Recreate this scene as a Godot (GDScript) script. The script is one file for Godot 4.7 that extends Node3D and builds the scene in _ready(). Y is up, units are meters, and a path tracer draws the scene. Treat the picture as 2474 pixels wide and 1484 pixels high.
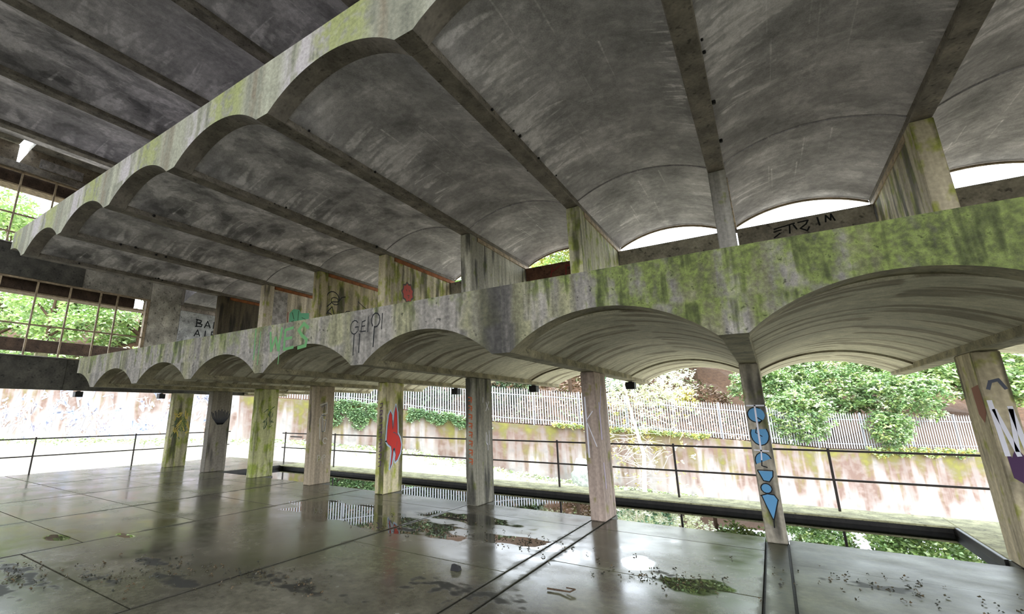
extends Node3D
# A derelict concrete hall: two tiers of barrel-vaulted galleries on a row of columns, a wet floor, a pool and a fenced bank outside.
# Building axes: x along the arcade, y up, d = depth along the vaults (d grows away from the camera; Godot z = -d).

const S := 2.4332        # bay width
const X8 := -0.3163      # x of one column's edge, the eighth of the row
const W := 0.2465        # width of columns and ribs
const HS1 := 2.448       # underside of the ribs, lower gallery
const HS2 := 5.58        # the same, upper gallery
const HS3 := 8.70        # the same, roof
const ZF1 := 5.015       # front of the lower gallery
const ZF2 := 3.060       # front of the upper gallery
const ZF3 := 0.55        # front of the roof vaults
const TF := 0.28         # thickness of the fascias
const ZC := 8.27         # column fronts
const DC := 0.674        # column depth
const ZR1 := 12.94       # back edge of the lower vaults
const ZR2 := 11.27       # back edge of the upper vaults
const XE := -17.35       # end wall
const XG := -16.0        # where the gallery fronts stop
const XR := 9.66         # other end wall
const WATER := -0.115
const DEEP := 1.0e-6

var M := {}
var taken := {}
var rng := RandomNumberGenerator.new()

func _ready():
	look()
	materials()
	setting()
	galleries()
	columns()
	end_walls()
	floor_and_pool()
	outside()
	small_things()

# ---------------------------------------------------------------- camera, sky, exposure
func look():
	var cam := Camera3D.new()
	cam.name = "camera"
	var fw := Vector3(-0.542743765, 0.248736459, -0.802221528)
	var rt := Vector3(0.827641103, -0.004194742, -0.561242024)
	var up := Vector3(0.142966466, 0.968562119, 0.203587847)
	cam.transform = Transform3D(Basis(rt, up, -fw).orthonormalized(), Vector3(0, 1.75, 0))
	cam.projection = Camera3D.PROJECTION_FRUSTUM
	cam.near = 0.1
	cam.far = 300.0
	var f := 1116.857
	cam.size = 1484.0 / f * cam.near
	cam.frustum_offset = Vector2((1237.0 - 1083.053) / f, (710.307 - 742.0) / f) * cam.near
	add_child(cam)
	cam.current = true
	var e := Environment.new()
	e.background_mode = Environment.BG_SKY
	var sky := Sky.new()
	var sm := ProceduralSkyMaterial.new()      # an even white overcast
	sm.sky_top_color = Color(0.90, 0.95, 1.0)
	sm.sky_horizon_color = Color(0.98, 0.985, 1.0)
	sm.sky_energy_multiplier = 1.0
	sm.ground_bottom_color = Color(0.25, 0.26, 0.22)
	sm.ground_horizon_color = Color(0.45, 0.46, 0.42)
	sky.sky_material = sm
	e.sky = sky
	e.tonemap_mode = Environment.TONE_MAPPER_LINEAR
	e.tonemap_exposure = 8.8
	e.sdfgi_enabled = true
	e.ssao_enabled = true
	e.ssil_enabled = true
	var we := WorldEnvironment.new()
	we.name = "world_environment"
	we.environment = e
	add_child(we)

# ---------------------------------------------------------------- small helpers
func V(x: float, y: float, d: float) -> Vector3:
	return Vector3(x, y, -d)

func cx(k: int) -> float:
	return X8 + (k - 8) * S

func sm01(a: float, b: float, x: float) -> float:
	var t := clampf((x - a) / (b - a), 0.0, 1.0)
	return t * t * (3.0 - 2.0 * t)

func lerp_table(t: Array, x: float) -> float:
	if x <= t[0][0]:
		return t[0][1]
	for i in range(1, t.size()):
		if x <= t[i][0]:
			return lerpf(t[i - 1][1], t[i][1], (x - t[i - 1][0]) / (t[i][0] - t[i - 1][0]))
	return t[-1][1]

func numbered(called: String) -> String:
	if not taken.has(called):
		taken[called] = 0
		return called
	taken[called] += 1
	return "%s_%03d" % [called, taken[called]]

func tag(o: Node, label: String, category: String, group := "", kind := ""):
	o.set_meta("label", label)
	o.set_meta("category", category)
	if group != "":
		o.set_meta("group", group)
	if kind != "":
		o.set_meta("kind", kind)
	return o

func thing(called: String, label: String, category: String, group := "", kind := "") -> Node3D:
	var o := Node3D.new()
	o.name = numbered(called)
	add_child(o)
	return tag(o, label, category, group, kind)

# mesh collector: quads and triangles with flat or given normals
class Mesher:
	var v := PackedVector3Array()
	var n := PackedVector3Array()
	var t := PackedVector2Array()
	func tri(a: Vector3, b: Vector3, c: Vector3, out: Vector3, ua := Vector2.ZERO, ub := Vector2.ZERO, uc := Vector2.ZERO):
		var m := (b - a).cross(c - a)
		if m.length_squared() < 1e-16:
			return
		m = m.normalized()
		if m.dot(out) < 0.0:
			m = -m
			v.append_array([a, b, c])
			t.append_array([ua, ub, uc])
		else:
			v.append_array([a, c, b])
			t.append_array([ua, uc, ub])
		n.append_array([m, m, m])
	func quad(a: Vector3, b: Vector3, c: Vector3, d: Vector3, out: Vector3, ua := Vector2.ZERO, ub := Vector2.ZERO, uc := Vector2.ZERO, ud := Vector2.ZERO):
		tri(a, b, c, out, ua, ub, uc)
		tri(a, c, d, out, ua, uc, ud)
	func squad(p: Array, q: Array, uv: Array):   # four points with four normals
		var m: Vector3 = (p[1] - p[0]).cross(p[2] - p[0])
		var o: Array = [0, 1, 2, 0, 2, 3] if m.dot(q[0]) < 0.0 else [0, 2, 1, 0, 3, 2]
		for i in o:
			v.append(p[i])
			n.append(q[i])
			t.append(uv[i])
	func box(lo: Vector3, hi: Vector3, c := 0.0):
		# a box with its edges cut at 45 degrees by c; uv in metres
		var mid := (lo + hi) / 2.0
		var h := (hi - lo) / 2.0
		h = h.abs()
		c = minf(c, minf(h.x, minf(h.y, h.z)) * 0.9)
		for ax in 3:
			var b := (ax + 1) % 3
			var g := (ax + 2) % 3
			for s in [-1.0, 1.0]:
				var p := []
				for q in [[-1, -1], [1, -1], [1, 1], [-1, 1]]:
					var x := mid
					x[ax] += s * h[ax]
					x[b] += q[0] * (h[b] - c)
					x[g] += q[1] * (h[g] - c)
					p.append(x)
				var o := Vector3.ZERO
				o[ax] = s
				quad(p[0], p[1], p[2], p[3], o, buv(p[0], ax), buv(p[1], ax), buv(p[2], ax), buv(p[3], ax))
			if c > 0.0:
				for s in [-1.0, 1.0]:
					for w in [-1.0, 1.0]:
						var p := []
						for q in [-1.0, 1.0]:
							for k in 2:
								var x := mid
								x[ax] += q * (h[ax] - c)
								x[b] += s * (h[b] - (c if k else 0.0))
								x[g] += w * (h[g] - (0.0 if k else c))
								p.append(x)
						var o := Vector3.ZERO
						o[b] = s
						o[g] = w
						quad(p[0], p[1], p[3], p[2], o, buv(p[0], b), buv(p[1], b), buv(p[3], b), buv(p[2], b))
		if c > 0.0:
			for sx in [-1.0, 1.0]:
				for sy in [-1.0, 1.0]:
					for sz in [-1.0, 1.0]:
						var sg := Vector3(sx, sy, sz)
						var p := []
						for k in 3:
							var x := mid + sg * (h - Vector3(c, c, c))
							x[k] += sg[k] * c
							p.append(x)
						tri(p[0], p[1], p[2], sg, buv(p[0], 0), buv(p[1], 0), buv(p[2], 0))
	func buv(p: Vector3, ax: int) -> Vector2:
		if ax == 0:
			return Vector2(p.z, -p.y)
		if ax == 1:
			return Vector2(p.x, p.z)
		return Vector2(p.x, -p.y)
	func tube(pts: Array, r0: float, r1: float, sides := 6, caps := true):
		var rings := []
		for i in pts.size():
			var dir: Vector3 = (pts[mini(i + 1, pts.size() - 1)] - pts[maxi(i - 1, 0)]).normalized()
			var a := dir.cross(Vector3.UP if absf(dir.y) < 0.9 else Vector3.RIGHT).normalized()
			var b := dir.cross(a)
			var r := lerpf(r0, r1, float(i) / maxf(1.0, pts.size() - 1.0))
			var ring := []
			for j in sides:
				var an := TAU * j / sides
				var o := a * cos(an) + b * sin(an)
				ring.append([pts[i] + o * r, o])
			rings.append(ring)
		for i in pts.size() - 1:
			for j in sides:
				var k := (j + 1) % sides
				var q: Array = [rings[i][j], rings[i][k], rings[i + 1][k], rings[i + 1][j]]
				var u0 := float(j) / sides
				var u1 := float(j + 1) / sides
				squad([q[0][0], q[1][0], q[2][0], q[3][0]], [q[0][1], q[1][1], q[2][1], q[3][1]], [Vector2(u0, i), Vector2(u1, i), Vector2(u1, i + 1), Vector2(u0, i + 1)])
		if caps:
			for e in [0, pts.size() - 1]:
				var o: Vector3 = (pts[0] - pts[1]) if e == 0 else (pts[-1] - pts[-2])
				for j in sides:
					tri(pts[e], rings[e][j][0], rings[e][(j + 1) % sides][0], o)
	func mesh() -> ArrayMesh:
		var am := ArrayMesh.new()
		surface(am)
		return am
	func surface(am: ArrayMesh):
		var a := []
		a.resize(Mesh.ARRAY_MAX)
		a[Mesh.ARRAY_VERTEX] = v
		a[Mesh.ARRAY_NORMAL] = n
		a[Mesh.ARRAY_TEX_UV] = t
		am.add_surface_from_arrays(Mesh.PRIMITIVE_TRIANGLES, a)

func put(called: String, mesh: Mesh, mat: Material, parent: Node = null) -> MeshInstance3D:
	var o := MeshInstance3D.new()
	o.mesh = mesh
	if mat:
		o.material_override = mat
	if parent:
		o.name = called
		parent.add_child(o, true)
	else:
		o.name = numbered(called)
		add_child(o)
	return o

func bx(m: Mesher, x0, x1, y0, y1, d0, d1, c := 0.0):
	m.box(Vector3(minf(x0, x1), minf(y0, y1), -maxf(d0, d1)), Vector3(maxf(x0, x1), maxf(y0, y1), -minf(d0, d1)), c)

func boxmesh(x0, x1, y0, y1, d0, d1, c := 0.0) -> ArrayMesh:
	var m := Mesher.new()
	bx(m, x0, x1, y0, y1, d0, d1, c)
	return m.mesh()

# paint on a flat face: origin at o, u and v axes, lifted off along n by 2 mm
func paint(o: Vector3, u: Vector3, v: Vector3, n: Vector3, strokes: Array, fills: Array, mat: Material, parent: Node, lift := 0.002):
	var m := Mesher.new()
	for s in strokes:     # [width, [points]]
		var w: float = s[0]
		var p: Array = s[1]
		for i in p.size() - 1:
			var a: Vector2 = p[i]
			var b: Vector2 = p[i + 1]
			var dir := (b - a).normalized()
			var q := Vector2(-dir.y, dir.x) * w / 2.0
			var e := dir * w * 0.35
			var c := [a - e - q, a - e + q, b + e + q, b + e - q]
			var r := []
			for z in c:
				r.append(o + u * z.x + v * z.y + n * (lift + 0.0002 * (i % 2)))
			m.quad(r[0], r[1], r[2], r[3], n)
	for f in fills:
		var pv := PackedVector2Array(f)
		var idx := Geometry2D.triangulate_polygon(pv)
		for i in range(0, idx.size(), 3):
			var r := []
			for k in 3:
				var z: Vector2 = pv[idx[i + k]]
				r.append(o + u * z.x + v * z.y + n * lift)
			m.tri(r[0], r[1], r[2], n)
	return put("graffiti", m.mesh(), mat, parent)

func arc_pts(c: Vector2, r: float, a0: float, a1: float, n := 10, sy := 1.0) -> Array:
	var out := []
	for i in n + 1:
		var a := deg_to_rad(lerpf(a0, a1, float(i) / n))
		out.append(c + Vector2(cos(a) * r, sin(a) * r * sy))
	return out

func P(a: Array) -> Array:       # flat list of numbers to points
	var out := []
	for i in range(0, a.size(), 2):
		out.append(Vector2(a[i], a[i + 1]))
	return out

# ---------------------------------------------------------------- textures and materials
func nb(w: int, h: int, sd: int, freq: float, oct := 4, sx := 1, sy := 1, warp := 0.0) -> PackedByteArray:
	var n := FastNoiseLite.new()
	n.seed = sd
	n.noise_type = FastNoiseLite.TYPE_SIMPLEX_SMOOTH
	n.frequency = freq
	n.fractal_octaves = oct
	if warp > 0.0:
		n.domain_warp_enabled = true
		n.domain_warp_amplitude = warp
		n.domain_warp_frequency = freq * 1.7
		n.domain_warp_fractal_octaves = 3
	var im := n.get_seamless_image(maxi(8, w / sx), maxi(8, h / sy), false, false, 0.12, true)
	im.convert(Image.FORMAT_L8)
	if sx > 1 or sy > 1:
		im.resize(w, h, Image.INTERPOLATE_CUBIC)
	return im.get_data()

var mask := PackedFloat32Array()
func stamp(w: int, h: int, a: Vector2, b: Vector2, r: float, amount: float):
	# a soft line into mask, thinning towards b
	var len := a.distance_to(b)
	var steps := maxi(1, int(len / maxf(1.0, r * 0.5)))
	for i in steps + 1:
		var t := float(i) / steps
		var p := a.lerp(b, t)
		var rr := maxf(0.8, r * (1.0 - 0.65 * t))
		var am := amount * (1.0 - 0.6 * t)
		for y in range(maxi(0, int(p.y - rr)), mini(h, int(p.y + rr) + 1)):
			for x in range(int(p.x - rr), int(p.x + rr) + 1):
				var q := 1.0 - Vector2(x - p.x, y - p.y).length() / (rr + 0.5)
				if q > 0.0:
					var k := y * w + posmod(x, w)
					mask[k] = maxf(mask[k], am * minf(1.0, q * 2.0))

func img(w: int, h: int, data: PackedByteArray) -> ImageTexture:
	return ImageTexture.create_from_image(Image.create_from_data(w, h, false, Image.FORMAT_RGB8, data))

func to8(c: float) -> int:
	return clampi(int(c * 255.0), 0, 255)

func tex_concrete(sd: int) -> ImageTexture:         # plain weathered concrete, to be tinted
	var w := 768
	var h := 768
	var a := nb(w, h, sd, 0.006, 5)
	var b := nb(w, h, sd + 1, 0.05, 3)
	var c := nb(w, h, sd + 2, 0.02, 4)
	var d := PackedByteArray()
	d.resize(w * h * 3)
	for i in w * h:
		var g := 0.72 + 0.34 * (a[i] / 255.0 - 0.5) + 0.16 * (b[i] / 255.0 - 0.5)
		var pit := clampf((c[i] / 255.0 - 0.70) * 6.0, 0.0, 1.0)
		g -= 0.22 * pit
		d[i * 3] = to8(g)
		d[i * 3 + 1] = to8(g * 0.985)
		d[i * 3 + 2] = to8(g * 0.95)
	return img(w, h, d)

func tex_streak(sd: int, moss: float, dark: float) -> ImageTexture:     # 2 m by 4 m of board-marked wall with stains that ran down it
	var w := 512
	var h := 768
	var a := nb(w, h, sd, 0.012, 4, 1, 24)
	var b := nb(w, h, sd + 1, 0.010, 4, 1, 5)
	var c := nb(w, h, sd + 2, 0.012, 5)
	var e := nb(w, h, sd + 3, 0.06, 3)
	var f := nb(w, h, sd + 4, 0.03, 3, 1, 40)
	var d := PackedByteArray()
	d.resize(w * h * 3)
	for i in w * h:
		var g := 0.70 + 0.24 * (a[i] / 255.0 - 0.5) + 0.14 * (f[i] / 255.0 - 0.5) + 0.13 * (e[i] / 255.0 - 0.5)
		var k := clampf((b[i] / 255.0 * 0.6 + a[i] / 255.0 * 0.4 - 0.62 + dark * 0.2) * 5.0, 0.0, 1.0)
		g *= 1.0 - 0.5 * k
		var m := clampf((c[i] / 255.0 * 0.6 + b[i] / 255.0 * 0.4 - 0.68 + moss * 0.3) * 5.0, 0.0, 1.0) * 0.85
		d[i * 3] = to8(lerpf(g, g * 0.80, m))
		d[i * 3 + 1] = to8(lerpf(g * 0.97, g * 0.86, m))
		d[i * 3 + 2] = to8(lerpf(g * 0.91, g * 0.42, m))
	return img(w, h, d)

func tex_vault(sd: int, w: int, h: int, patch: float, whites: int, base := 0.47) -> ImageTexture:    # u along the vault, v across its arc
	var a := nb(w, h, sd, 0.004, 4, 1, 1, 40.0)
	var b := nb(w, h, sd + 1, 0.06, 3)
	var c := nb(w, h, sd + 2, 0.007, 6, 1, 1, 60.0)
	var e := nb(w, h, sd + 3, 0.014, 4, 1, 10)
	mask = PackedFloat32Array()
	mask.resize(w * h)
	rng.seed = sd * 77 + 5
	for i in whites:      # lime that ran from the springing
		var x := (0.10 + 0.72 * (rng.randf() * 0.6 + rng.randf() * 0.4)) * w
		var left := rng.randf() < 0.62
		var len := rng.randf_range(0.05, 0.36) * h * (1.0 if left else 0.4)
		var y0 := 0.0 if left else h - 1.0
		var y1 := len if left else h - 1.0 - len
		var st := Vector2(x + rng.randf_range(-0.1, 0.1) * len, lerpf(y0, y1, rng.randf() * 0.5))
		stamp(w, h, st, Vector2(x + rng.randf_range(-0.15, 0.15) * len, y1), (rng.randf_range(3.0, 20.0) if left else rng.randf_range(2.0, 7.0)) * w / 1024.0, rng.randf_range(0.3, 1.0))
	if whites > 100:      # the broad pale bands
		for i in 11:
			var x := (0.05 + 0.078 * i + rng.randf_range(-0.015, 0.015)) * w
			var y := rng.randf_range(0.02, 0.08) * h
			stamp(w, h, Vector2(x, y), Vector2(x + rng.randf_range(-0.01, 0.03) * w, y + rng.randf_range(0.12, 0.26) * h), rng.randf_range(10.0, 22.0), rng.randf_range(0.6, 1.0))
	for i in 5:       # board joints, along the vault
		var y: float = h * [0.29, 0.31, 0.48, 0.51, 0.66, 0.24, 0.80, 0.40, 0.58][i]
		var x := rng.randf() * w * 0.6
		stamp(w, h, Vector2(x, y), Vector2(x + rng.randf_range(0.15, 0.5) * w, y + rng.randf_range(-3, 3)), 2.0, 0.45)
	var d := PackedByteArray()
	d.resize(w * h * 3)
	for i in w * h:
		var nc := c[i] / 255.0
		var nbb := b[i] / 255.0
		var g := base + 0.20 * (a[i] / 255.0 - 0.5) + 0.05 * (nbb - 0.5)
		g += 0.09 * clampf((e[i] / 255.0 - 0.58) * 4.0, 0.0, 1.0) * clampf(nc * 2.0 - 0.4, 0.0, 1.0)
		g += patch * 0.15 * clampf((nc + 0.10 * (nbb - 0.5) - 0.55) * 6.0, 0.0, 1.0)
		g -= patch * 0.15 * clampf((0.40 - nc + 0.10 * (nbb - 0.5)) * 5.0, 0.0, 1.0)
		var s := mask[i] * (0.45 + 0.55 * clampf((nbb - 0.3) * 2.5, 0.0, 1.0)) * clampf(nc * 1.7 - 0.05, 0.2, 1.0)
		g = lerpf(g, 0.93, minf(0.85, s * 2.1))
		d[i * 3] = to8(g)
		d[i * 3 + 1] = to8(g * 0.975)
		d[i * 3 + 2] = to8(g * 0.995)
	return img(w, h, d)

func tex_low_vault(sd: int, w: int, h: int, base := 0.78) -> ImageTexture:    # stains wiped round the arc
	var a := nb(w, h, sd, 0.006, 4)
	var b := nb(w, h, sd + 1, 0.05, 3)
	var c := nb(w, h, sd + 2, 0.014, 4, 1, 6)
	var e := nb(w, h, sd + 3, 0.03, 4, 1, 12)
	var d := PackedByteArray()
	d.resize(w * h * 3)
	for i in w * h:
		var g := base + 0.14 * (a[i] / 255.0 - 0.5) + 0.06 * (b[i] / 255.0 - 0.5) + 0.10 * (e[i] / 255.0 - 0.5)
		var k := clampf((c[i] / 255.0 - 0.56) * 7.0, 0.0, 1.0) * clampf(0.3 + e[i] / 255.0, 0.0, 1.0)
		d[i * 3] = to8(g * lerpf(1.0, 0.66, k))
		d[i * 3 + 1] = to8(g * lerpf(0.97, 0.61, k))
		d[i * 3 + 2] = to8(g * lerpf(0.87, 0.52, k))
	return img(w, h, d)

func tex_fascia(sd: int, w: int, h: int, x0: float, x1: float, top: float, style: int) -> ImageTexture:
	# u: x0..x1, v: from the top edge down 0.85 m. style 0: lower gallery, 1: upper gallery
	var a := nb(w, h, sd, 0.022, 4, 1, 10)
	var b := nb(w, h, sd + 1, 0.012, 4, 1, 3)
	var c := nb(w, h, sd + 2, 0.030, 4)
	var e := nb(w, h, sd + 3, 0.09, 3)
	var f := nb(w, h, sd + 4, 0.008, 3, 1, 8)
	var d := PackedByteArray()
	d.resize(w * h * 3)
	var rise := []
	for x in w:
		var wx := lerpf(x0, x1, (x + 0.5) / w)
		var t := fposmod((wx - X8 - W / 2.0) / S, 1.0)      # 0 at a rib, 0.5 at a crown
		var heavy := lerp_table([[-16, 0.56], [-12, 0.52], [-8, 0.58], [-5.5, 0.44], [-3.2, 0.36], [-2.7, 0.05], [-2.35, 0.10], [-2.1, 0.55], [-1.0, 0.80], [0.6, 0.78], [1.5, 0.98], [5, 1.0]], wx)
		rise.append([wx, t, heavy])
	for y in h:
		var v := (y + 0.5) / h
		for x in w:
			var i := y * w + x
			var wx: float = rise[x][0]
			var t: float = rise[x][1]
			var na := a[i] / 255.0
			var nbb := b[i] / 255.0
			var nc := c[i] / 255.0
			var ne := e[i] / 255.0
			var nf := f[i] / 255.0
			var r: float
			var g: float
			var bl: float
			if style == 0:
				var gg := 0.56 + 0.30 * (na - 0.5) + 0.12 * (ne - 0.5) + 0.10 * (nc - 0.5)
				r = gg
				g = gg * 0.955
				bl = gg * 0.90
				var och := clampf((nf - 0.5) * 4.0, 0.0, 1.0) * 0.7
				r = lerpf(r, gg * 0.95, och)
				g = lerpf(g, gg * 0.93, och)
				bl = lerpf(bl, gg * 0.68, och)
				var hv: float = rise[x][2]
				var mo := clampf((nbb * 0.40 + nc * 0.22 + na * 0.38 - 0.80 + hv * 0.72 - v * lerpf(0.5, 0.18, hv)) * 4.0, 0.0, 1.0) * (0.78 + 0.22 * ne)
				var mg := 0.80 + 0.55 * (nc - 0.5) + 0.35 * (ne - 0.5) + 0.25 * (na - 0.5)
				r = lerpf(r, 0.47 * mg, mo)
				g = lerpf(g, 0.52 * mg, mo)
				bl = lerpf(bl, 0.26 * mg, mo)
				var dk := clampf((na * 0.75 + nbb * 0.25 - 0.60) * 6.0, 0.0, 1.0) * 0.42 * clampf(0.4 + ne, 0.0, 1.0)
				if wx > -3.2 and wx < -2.2:      # the soot-grey run over one rib
					dk = maxf(dk, clampf((0.62 - absf(wx + 2.68) * 1.6 + 0.7 * (na - 0.5)) * 2.0, 0.0, 1.0) * 0.5)
				dk = maxf(dk, clampf((nc * 0.7 + ne * 0.3 - 0.70) * 8.0, 0.0, 1.0) * 0.5)
				r *= 1.0 - dk
				g *= 1.0 - dk
				bl *= 1.0 - dk
			else:
				var gg := 0.58 + 0.24 * (na - 0.5) + 0.06 * (ne - 0.5)
				r = gg
				g = gg * 0.985
				bl = gg * 0.86
				var li := sm01(0.10, 0.22, t) * (1.0 - sm01(0.42, 0.56, t + 0.12 * (na - 0.5))) * clampf((nbb + na - 0.72) * 3.0, 0.0, 1.0)
				r = lerpf(r, 0.72, li * 0.8)
				g = lerpf(g, 0.68, li * 0.8)
				bl = lerpf(bl, 0.69, li * 0.8)
				var ye := sm01(0.34, 0.52, t + 0.2 * (nbb - 0.5)) * (1.0 - sm01(0.72, 0.84, t)) * clampf((nc + na - 0.62) * 2.4, 0.0, 1.0) * (1.0 - 0.35 * v)
				r = lerpf(r, 0.57, ye * 0.75)
				g = lerpf(g, 0.59, ye * 0.75)
				bl = lerpf(bl, 0.33, ye * 0.75)
				var br := sm01(0.80, 0.90, t) * (1.0 - sm01(0.94, 1.0, t)) * clampf((na - 0.35) * 3.0, 0.0, 1.0) * 0.6
				r *= 1.0 - 0.35 * br
				g *= 1.0 - 0.45 * br
				bl *= 1.0 - 0.5 * br
			d[i * 3] = to8(r)
			d[i * 3 + 1] = to8(g)
			d[i * 3 + 2] = to8(bl)
	return img(w, h, d)

func blob(x: float, y: float, px: float, py: float, rx: float, ry: float) -> float:
	var q := Vector2((x - px) / rx, (y - py) / ry).length()
	return 1.0 - q

const FX0 := -19.0
const FX1 := 5.0
const FD0 := 1.0
const FD1 := 9.0
func tex_floor() -> Array:
	var w := 1280
	var h := 512
	var a := nb(w, h, 301, 0.010, 5)
	var b := nb(w, h, 302, 0.08, 3)
	var c := nb(w, h, 303, 0.022, 5)
	var e := nb(w, h, 304, 0.006, 3)
	var d := PackedByteArray()
	d.resize(w * h * 3)
	var r := PackedByteArray()
	r.resize(w * h)
	# pools of standing water and smears of wet dirt: x, depth, half widths
	var pud := [[-6.9, 6.6, 1.5, 0.75], [-5.2, 6.3, 1.4, 0.55], [-1.6, 6.3, 0.2, 0.32], [-1.0, 5.95, 0.42, 0.30], [-3.3, 6.45, 0.75, 0.28], [-8.9, 2.95, 0.28, 0.14], [-8.3, 3.55, 0.3, 0.12], [-4.6, 7.3, 1.2, 0.35]]
	var dirt := [[-7.35, 2.15, 0.75, 0.16], [-6.35, 2.6, 0.55, 0.14], [-6.5, 3.2, 0.5, 0.12], [-4.6, 3.6, 0.9, 0.2], [-6.9, 1.8, 0.6, 0.15], [-5.6, 3.0, 0.7, 0.12], [-4.9, 6.15, 0.35, 0.1], [-3.0, 4.4, 0.8, 0.25], [0.6, 6.9, 0.5, 0.1], [-1.15, 6.15, 0.22, 0.10]]
	for y in h:
		var wy := lerpf(FD0, FD1, (y + 0.5) / h)
		for x in w:
			var wx := lerpf(FX0, FX1, (x + 0.5) / w)
			var i := y * w + x
			var na := a[i] / 255.0
			var nbb := b[i] / 255.0
			var nc := c[i] / 255.0
			var ne := e[i] / 255.0
			var g := 0.345 + 0.16 * (na - 0.5) + 0.10 * (nbb - 0.5)
			var gr := clampf((ne - 0.35) * 2.0 + 0.8 * sm01(-1.0, 0.5, wx), 0.0, 1.0)
			var rough := 0.21 + 0.14 * (nc - 0.5) + 0.20 * (na - 0.5) + 0.06 * (nbb - 0.5)
			rough = lerpf(rough, 0.48 + 0.2 * (nc - 0.5), sm01(-0.5, 0.4, wx + 0.8 * (ne - 0.5)) * 0.9)
			var pu := 0.0
			for p in pud:
				if absf(wx - p[0]) < p[2] * 1.6 and absf(wy - p[1]) < p[3] * 1.6:
					pu = maxf(pu, blob(wx, wy, p[0], p[1], p[2], p[3]) + 1.1 * (nc - 0.5))
			pu = clampf((pu - 0.08) * 6.0, 0.0, 1.0)
			rough = lerpf(rough, 0.015, pu)
			var di := 0.0
			for p in dirt:
				if absf(wx - p[0]) < p[2] * 1.6 and absf(wy - p[1]) < p[3] * 1.6:
					di = maxf(di, blob(wx, wy, p[0], p[1], p[2], p[3]) + 1.4 * (nc - 0.5) + 2.0 * (nbb - 0.5))
			di = clampf((di - 0.25) * 2.2, 0.0, 1.0)
			for q in [-15.8, -13.2, -10.65, -8.3, -5.18, -2.75, -2.51, -0.32, -0.07]:      # dirt washed into the joints
				if absf(wx - q) < 0.12:
					di = maxf(di, clampf(1.0 - absf(wx - q) / (0.012 + 0.09 * nc * nbb * 2.0), 0.0, 1.0) * 0.6)
			rough = lerpf(rough, 0.6, di)
			g = lerpf(g, 0.16, di * 0.85)
			g = lerpf(g, g * 0.72, pu)
			d[i * 3] = to8(g * lerpf(1.05, 1.0, gr))
			d[i * 3 + 1] = to8(g * 1.0)
			d[i * 3 + 2] = to8(g * lerpf(0.87, 0.76, gr))
			r[i] = to8(clampf(rough, 0.01, 1.0))
	return [img(w, h, d), ImageTexture.create_from_image(Image.create_from_data(w, h, false, Image.FORMAT_L8, r))]

func tex_out_wall() -> ImageTexture:       # u: along the wall, v: from its top down
	var w := 1536
	var h := 256
	var a := nb(w, h, 401, 0.05, 5, 1, 12)
	var b := nb(w, h, 402, 0.010, 4)
	var c := nb(w, h, 403, 0.04, 4)
	var e := nb(w, h, 404, 0.012, 3, 1, 4)
	var d := PackedByteArray()
	d.resize(w * h * 3)
	for y in h:
		var v := (y + 0.5) / h
		for x in w:
			var i := y * w + x
			var na := a[i] / 255.0
			var nbb := b[i] / 255.0
			var nc := c[i] / 255.0
			var ne := e[i] / 255.0
			var gg := 0.66 + 0.26 * (na - 0.5) + 0.16 * (nc - 0.5)
			var r := gg * 1.0
			var g := gg * 0.955
			var bl := gg * 0.925
			var br := clampf((ne * 0.45 + na * 0.55 - 0.30 - 0.50 * (v - 0.3)) * 3.5, 0.0, 1.0) * clampf(0.4 + nc, 0.0, 1.0) * 0.9
			r = lerpf(r, 0.43, br)
			g = lerpf(g, 0.34, br)
			bl = lerpf(bl, 0.30, br)
			var mo := clampf((nbb * 0.4 + na * 0.6 - 0.50 - v * 0.75 + 0.20) * 3.5, 0.0, 1.0) * 0.75 * clampf(0.4 + nc, 0.0, 1.0)
			r = lerpf(r, 0.42 + 0.2 * (nc - 0.5), mo)
			g = lerpf(g, 0.42 + 0.2 * (nc - 0.5), mo)
			bl = lerpf(bl, 0.20, mo)
			d[i * 3] = to8(r)
			d[i * 3 + 1] = to8(g)
			d[i * 3 + 2] = to8(bl)
	return img(w, h, d)

func tex_litter() -> ImageTexture:
	var w := 512
	var a := nb(w, w, 501, 0.02, 4)
	var b := nb(w, w, 502, 0.12, 3)
	var d := PackedByteArray()
	d.resize(w * w * 3)
	for i in w * w:
		var g := 0.70 + 0.3 * (a[i] / 255.0 - 0.5) + 0.5 * (b[i] / 255.0 - 0.5)
		d[i * 3] = to8(g)
		d[i * 3 + 1] = to8(g * 0.98)
		d[i * 3 + 2] = to8(g * 0.95)
	return img(w, w, d)

func grain(sd: int, freq: float) -> ImageTexture:
	var n := FastNoiseLite.new()
	n.seed = sd
	n.frequency = freq
	n.fractal_octaves = 4
	var im := n.get_seamless_image(512, 512, false, false, 0.1, true)
	im.convert(Image.FORMAT_RGBA8)
	im.bump_map_to_normal_map(3.0)
	return ImageTexture.create_from_image(im)

func mat(color: Color, rough := 0.9, tex: Texture2D = null, tri := 0.0, off := Vector3.ZERO) -> StandardMaterial3D:
	var m := StandardMaterial3D.new()
	m.albedo_color = color
	m.roughness = rough
	m.metallic_specular = 0.4
	if tex:
		m.albedo_texture = tex
	if tri > 0.0:
		m.uv1_triplanar = true
		m.uv1_world_triplanar = true
		m.uv1_scale = Vector3(tri, tri, tri)
	m.uv1_offset = off
	return m

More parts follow.
